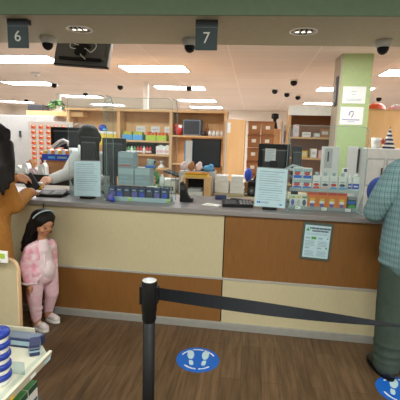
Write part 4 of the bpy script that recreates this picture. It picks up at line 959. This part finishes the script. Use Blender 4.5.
# printer with paper left of the centre
t = thing('label_printer','black and white label printer on desk right of green plant','printer',(-.915,4.0,0)); t.location.z = ZD
q = MB(); q.box(-.1,.1,0,.3,0,.14,'white',.012); q.build('body',t)
q = MB(); q.box(-.09,.09,.02,.26,.15,.17,'black',.01); q.xform(Matrix.Rotation(math.radians(18),4,'Y')); q.build('lid',t,(0,0,.06))
q = MB(); q.box(-.03,.085,-.004,.002,.03,.075,'dark'); q.build('paper_slot',t)
q = MB(); q.box(-.09,-.05,-.005,.002,.03,.06,'coral'); q.build('badge',t)
# dark trolley bits by the totes
q = MB(); q.box(-.075,.075,0,.2,0,.16,'black',.02); q.cyl((-.03,-.02,.06),(-.03,.02,.06),.045,'dark'); q.cyl((-.03,-.025,.06),(-.03,-.015,.06),.018,'grey'); q.tube([(-.02,.1,.14),(.02,.08,.22),(.08,.08,.3)],.012,'black'); tag(q.build('camera_case', loc=(.045,4.1,0)),'black equipment case with round dial right of white carton stacks','case').location.z = ZD+.0
q = MB(); q.ell((0,0,.07),(.045,.045,.08),'royal'); tag(q.build('blue_pouch', loc=(-.03,4.40,0)),'royal blue pouch beside the right white carton stack','pouch').location.z = ZD+.133
q = MB(); q.box(-.07,.07,-.03,.1,0,.12,'card',.004); tag(q.build('brown_carton', loc=(-.03,4.38,0)),'brown carton under the royal blue pouch','carton').location.z = ZD

# ------------------------------------------------------------------ left rear: bench, rack, partitions
t = thing('rear_bench','dark edged work bench at the left behind the reaching arm','bench',(-2.75,4.25,0))
q = MB(); q.box(-.75,.75,0,.46,.98,1.0185,'lgrey',.004); q.build('bench_top',t)
q = MB(); q.box(-.75,.75,-.012,-.001,.90,1.0185,'gap'); q.build('front_edge',t)
for s in (-.74,.70):
    q = MB(); q.box(s,s+.04,.02,.4,0,.98,'dark',.003); q.build('side_panel',t)
ZB = 1.02
rnd = random.Random(4)
for k, (px, py, sx, h, m, l) in enumerate(((22,168,.13,.10,'white','white paper bag leftmost on the rear bench behind woman'),(30,168,.10,.13,'paper','tall white paper bag second on the rear bench'),(38,170,.12,.08,'creamcloth','low cream bag in the middle of rear bench'),(46,168,.11,.14,'white','white paper bag with peaked top before the brown carton'),(25,163,.09,.17,'card','tan paper bag behind the white ones at left of bench'))):
    x = (-2.85,-2.735,-2.63,-2.515,-2.77)[k]; sx *= .9
    q = MB(); q.prism([(-sx*.5,0),(sx*.5,0),(sx*.45,h*.7),(sx*.2,h),(-sx*.1,h*.85),(-sx*.45,h*.8)],0,.08,m); q.prism([(-sx*.3,h*.1),(sx*.35,h*.1),(sx*.1,h*.6)],-.02,0,m); tag(q.build('paper_bag', loc=(x,4.27 if k<4 else 4.42,ZB)),l,'bag')
q = MB(); q.lathe([(.02,0),(.022,.1),(.012,.12),(.02,.2),(0,.21)],'dark',n=14); tag(q.build('dark_bottle', loc=(-2.60,4.44,ZB)),'slim dark bottle on the bench left of blue display box','bottle')
q = MB(); q.box(-.19,.26,0,.15,0,.169,'woodr',.004); q.box(-.18,.25,-.002,.001,.02,.15,'card'); tag(q.build('brown_carton', loc=(-2.32,4.36,ZB)),'red brown carton under the blue display box','carton')
t = thing('display_box','blue counter display box with yellow and white packets','display box',(-2.36,4.365,ZB+.17))
q = MB(); q.box(-.2,.2,0,.14,0,.075,'royal',.003); q.build('tray',t)
q = MB(); q.box(-.12,-.03,-.0015,.001,.02,.05,'sky'); q.box(.0,.12,-.0015,.001,.025,.05,'inkpale'); q.build('printed_panel',t)
for k in range(8):
    q = MB(); q.box(-.185+.047*k,-.145+.047*k,.02,.1,.05,.12+.015*(k%2),('yellow','paper','orange','paper')[k%4],.003); q.build('packet',t)
mA = monitor('dark monitor on a pale arm above the blue display box', -2.56, -2.13, 1.345, 1.60, 4.60, ZB)
q = MB(); q.tube([(-.16,-.09,.33),(-.06,-.10,.40),(.0,-.10,.42),(.06,-.10,.40),(.05,-.09,.35)],.018,'lgrey'); q.tube([(-.13,-.09,.31),(-.03,-.10,.37),(.03,-.1,.39)],.014,'grey'); o = q.build('support_arm',mA); o['label'] = 'pale grey support arm'
q = MB(); q.lathe([(.035,0),(.04,.07),(.018,.12),(.018,.19),(0,.2)],'white',n=16); tag(q.build('white_pump_bottle', loc=(-2.105,4.43,ZB+.17)),'white pump bottle at right end of blue display box','bottle')
# prescription rack with rows of orange tags
t = thing('tag_rack','white rack with a grid of orange red bag tags behind the bench','rack',(-3.33,5.9,0))
q = MB(); q.box(-.36,.36,0,.14,.0,1.72,'rack',.006); q.build('body',t)
for r in range(8):
    for c in range(5):
        q = MB(); x = -.30+.132*c; z = 1.60-.085*r
        q.box(x,x+.075,-.012,.0,z,z+.062,'orange',.002); q.box(x+.004,x+.045,-.0135,-.011,z+.006,z+.035,'red'); q.box(x+.02,x+.07,-.0137,-.011,z+.04,z+.054,'paper'); q.build('orange_tag',t)
t = thing('white_partition','tall white partition cabinet at the left behind the tag rack','partition',(-4.3,6.3,0))
q = MB(); q.box(-.95,.85,0,.5,0,1.83,'wallw',.01); q.build('body',t)
q = MB(); q.box(-.012,.012,-.004,.001,.1,1.82,'lgrey'); q.box(.5,.512,-.004,.001,.1,1.82,'lgrey'); q.build('seam',t)
q = MB(); q.box(.20,.23,-.03,.001,1.45,1.56,'dark',.004); q.build('handle',t)
for k, (x, z, w, h, m, l) in enumerate(((-.32,1.58,.24,.13,'lgrey','grey note'),(-.38,1.28,.28,.2,'pinkp','pink note'),(-.25,1.12,.22,.1,'grey','dark grey note'))):
    q = MB(); q.box(x,x+w,-.003,.001,z,z+h,m); q.box(x+.03,x+w-.04,-.004,.0,z+h*.4,z+h*.6,'inkpale'); o = q.build('note',t); o['label'] = l
t = thing('wood_beam','pale wooden box beam lying on top of the tag rack partition','beam',(-4.0,6.0,0)); 
q = MB(); q.box(.0,1.05,.36,.75,1.831,1.92,'wood',.004); q.build('beam_box',t)
q = MB(); q.box(.02,.30,.45,.7,1.921,2.03,'dark',.01); tag(q.build('dark_case', loc=(-4.05,6.0,0)),'dark long case lying on the pale wooden beam','case')
def plant(label, loc, r, h, n, seed):
    t = thing('potted_plant', label, 'plant', loc)
    q = MB(); q.lathe([(r*.35,0),(r*.45,h*.25),(0,h*.25)],'lgrey'); q.build('pot',t)
    q = MB(); rnd = random.Random(seed)
    for k in range(n):
        a = rnd.uniform(0,2*PI); u = rnd.random(); z = h*(.3+.7*u); rr = r*math.sqrt(rnd.random())*(1.1-.6*u)
        q.ell((rr*math.cos(a),rr*math.sin(a),z),(r*.3,r*.12,r*.1),'leaf' if k%4 else 'dgreen',(rnd.uniform(-.9,.9),rnd.uniform(-.9,.9),a),8,6)
    q.build('foliage',t)
plant('green plant on the white partition near the left light panel', (-4.75,6.5,1.831), .10, .27, 40, 1)
plant('wide leafy plant over the wooden beam by the white pole', (-3.52,6.55,1.921), .15, .19, 40, 6)
q = MB(); q.box(-.085,.085,0,.2,0,.17,'white',.01); q.box(-.06,.0,-.004,.002,.05,.13,'lgrey'); q.box(.03,.08,-.004,.002,.08,.15,'steelblue'); tag(q.build('white_appliance', loc=(-3.35,6.84,1.661)),'small white appliance box under the white pole','appliance')
q = MB(); q.box(-.09,.09,0,.3,0,1.66,'lgrey',.01); q.box(-.07,.07,-.003,.001,1.35,1.55,'dark'); tag(q.build('grey_cabinet', loc=(-3.35,6.82,0)),'grey cabinet under the small white appliance','cabinet')

# notices on the column
for z0, px, l, kind in ((2.065,1.375,'upper white notice taped on the green column',0),(1.772,1.365,'lower white notice with dark hooked mark on green column',1)):
    t = thing('paper_notice', l, 'notice', (px,5.699,z0), 'white notices on the green column')
    q = MB(); q.box(-.155,.155,-.003,0,0,.232 if kind==0 else .245,'paper'); q.build('sheet',t)
    q = MB()
    if kind == 0:
        for z, w in ((.16,.04),(.12,.028),(.055,.11),(.035,.10)):
            for k in range(int(w*2/.018)): q.box(-w+.018*k,-w+.018*k+.013,-.005,-.002,z,z+.008,'inkpale')
    else:
        q.tube([(-.035,-.004,.13),(-.028,-.004,.17),(-.005,-.004,.19),(.018,-.004,.18),(.024,-.004,.15),(.01,-.004,.12),(.0,-.004,.10)],.006,'violet')
        for z, w in ((.062,.125),(.035,.05)):
            for k in range(int(w*2/.02)): q.box(-w+.02*k,-w+.02*k+.015,-.005,-.002,z,z+.012,'violet' if z>.05 else 'inkpale')
    q.build('printed_text',t)
# grey wall phone strip at column side
q = MB(); q.box(-.02,.0,-.06,.06,0,.42,'dark',.008); q.box(-.026,-.018,-.04,.04,.06,.3,'grey',.004); tag(q.build('wall_strip', loc=(1.166,5.83,2.03)),'dark grey curved device on the side of the green column','device')

# ------------------------------------------------------------------ left foreground: shop displays
t = thing('display_stand','beige display stand panel with rounded corner and a price card on top','display stand',(-1.585,1.92,0))
q = MB(); pts = [(-.5,0),(.285,0),(.285,.715)]
for k in range(7): a = PI/2*k/6; pts.append((.225+.06*math.cos(a), (.715)+.06*math.sin(a)))
pts.append((-.5,.775)); q.prism(pts,0,.016,'panel'); q.build('end_panel',t)
q = MB(); q.tube([(a,.008,c) for a, c in pts[1:]],.011,'panedge',8); q.build('edge_trim',t)
for z in (.1,.4):
    q = MB(); q.box(-.5,.16,.018,.12,z,z+.02,'shelfm'); q.build('shelf',t)
q = MB(); q.box(.02,.245,-.03,-.02,.765,.835,'white',.002); q.box(.05,.23,-.033,-.029,.793,.82,'lime'); q.box(.07,.2,-.034,-.03,.772,.786,'inkpale'); q.box(.12,.14,-.02,.0,.74,.79,'clip'); o = q.build('price_card',t); o['label'] = 'white price card with lime stripe'
# gondola with goods
XF = -.885
t = thing('shop_shelf','cream metal shop shelf with slanted price rail in the left foreground','shelf',(XF,.55,0))
q = MB(); q.prism([(-.42,0),(-.012,0),(-.012,.965),(-.14,1.10),(-.42,1.10)],.468,.482,'shelfm','xy'); q.build('upper_shelf',t)
q = MB(); q.prism([(-.42,0),(-.06,0),(-.06,.98),(-.14,1.08),(-.42,1.08)],.10,.13,'shelfm','xy'); q.build('lower_shelf',t)
q = MB(); q.box(-.46,-.42,0,1.10,0,.85,'shelfm',.003); q.build('back_board',t)
q = MB(); q.prism([(-.014,.455),(.0,.455),(.012,.50),(-.002,.502)],0,.968,'shelfm','xz'); o = q.build('price_rail',t)
for y0, w, m, l in ((.91,.05,'bluepaper','pale blue price ticket'),(.62,.07,'yellow','yellow price ticket'),(.35,.06,'pinkp','pink price ticket'),(.80,.04,'paper','white price ticket')):
    q = MB(); q.box(.0045,.0065,y0-.0,y0+w,.462,.494,m); q.build('price_ticket',o)['label'] = l
q = MB(); q.prism([(-.058,.10),(-.05,.10),(-.036,.15),(-.046,.15)],0,.98,'shelfm','xz'); o = q.build('lower_rail',t)
q = MB(); q.box(-.0425,-.040,.88,.94,.112,.14,'yellow'); q.build('price_ticket',o)
q = MB(); q.box(-.052,-.049,.70,.98,.151,.27,'acrylic'); q.build('lower_divider',t)
for y0 in (.62,.80):
    q = MB(); q.box(-.28,-.02,y0,y0+.003,.483,.54,'acedge'); q.build('divider',t)
q = MB(); q.box(-.012,-.009,0,.96,.483,.515,'acrylic'); q.build('front_fence',t)
q = MB(); q.box(-.36,-.15,1.09,1.098,.483,.53,'shelfm',.002); q.build('end_fence',t)
ZS = .4832
q = MB(); q.box(-.17,.16,-.035,.035,0,.045,'navy',.003); q.box(-.12,.12,-.036,-.034,.012,.034,'inkpale'); q.box(-.16,.15,-.03,.03,.045,.047,'steelblue'); tag(q.build('flat_box', loc=(XF-.235,1.575,ZS)),'long navy flat box lying at the far end of the shop shelf','box')
q = MB(); q.box(-.022,.022,-.04,.04,0,.055,'navy',.004); q.box(-.024,.024,-.041,.041,.02,.028,'inkpale'); q.box(-.024,.024,-.041,.041,.036,.042,'steelblue'); o = tag(q.build('small_carton', loc=(XF-.075,1.52,ZS)),'small striped navy carton at the far corner of shop shelf','carton'); o.rotation_euler.z = .5
for k in range(5):
    t = thing('wipe_pack', 'white tub with blue lid, %s of the tall pile on the shop shelf' % ('lowest','second from bottom','middle one','second from top','topmost')[k], 'tub', (XF-.092,1.29,ZS+.0455*k), 'white tubs with blue lids')
    q = MB(); q.lathe([(.038,0),(.041,.004),(.041,.020),(.038,.023)],'white'); q.build('tub',t)
    q = MB(); q.lathe([(.044,.0215),(.048,.026),(.048,.040),(.043,.0445),(0,.0447)],'navyb'); q.build('lid',t)
for k in range(3):
    t = thing('carton', 'green and white carton, %s on the lower shop shelf' % ('nearest','middle one','farthest')[k], 'carton', (XF-.075,1.33+.08*k,.1312), 'green and white cartons on the lower shelf')
    q = MB(); q.box(-.11,.0,-.038,.038,0,.20,'white',.002); q.build('carton_body',t)
    q = MB(); q.box(-.0005,.0015,-.036,.036,.0,.09,'green'); q.box(-.0005,.0016,-.02,.03,.11,.125,'ink'); q.box(-.0005,.0016,-.036,.036,.17,.198,'dgreen'); q.box(-.11,.0,-.036,.036,.1995,.2012,'green'); q.box(-.1,-.01,-.0388,-.037,.02,.07,'dgreen'); q.box(-.09,-.02,-.0388,-.037,.12,.14,'inkpale'); q.build('printed_panel',t)
# ------------------------------------------------------------------ world and view
w = bpy.data.worlds.new('world'); SC.world = w; w.use_nodes = True
w.node_tree.nodes['Background'].inputs[0].default_value = (.9,.93,1,1); w.node_tree.nodes['Background'].inputs[1].default_value = .05
vs = SC.view_settings
vs.view_transform = 'Standard'; vs.look = 'None'; vs.gamma = 1; vs.use_curve_mapping = False; vs.exposure = 0.45
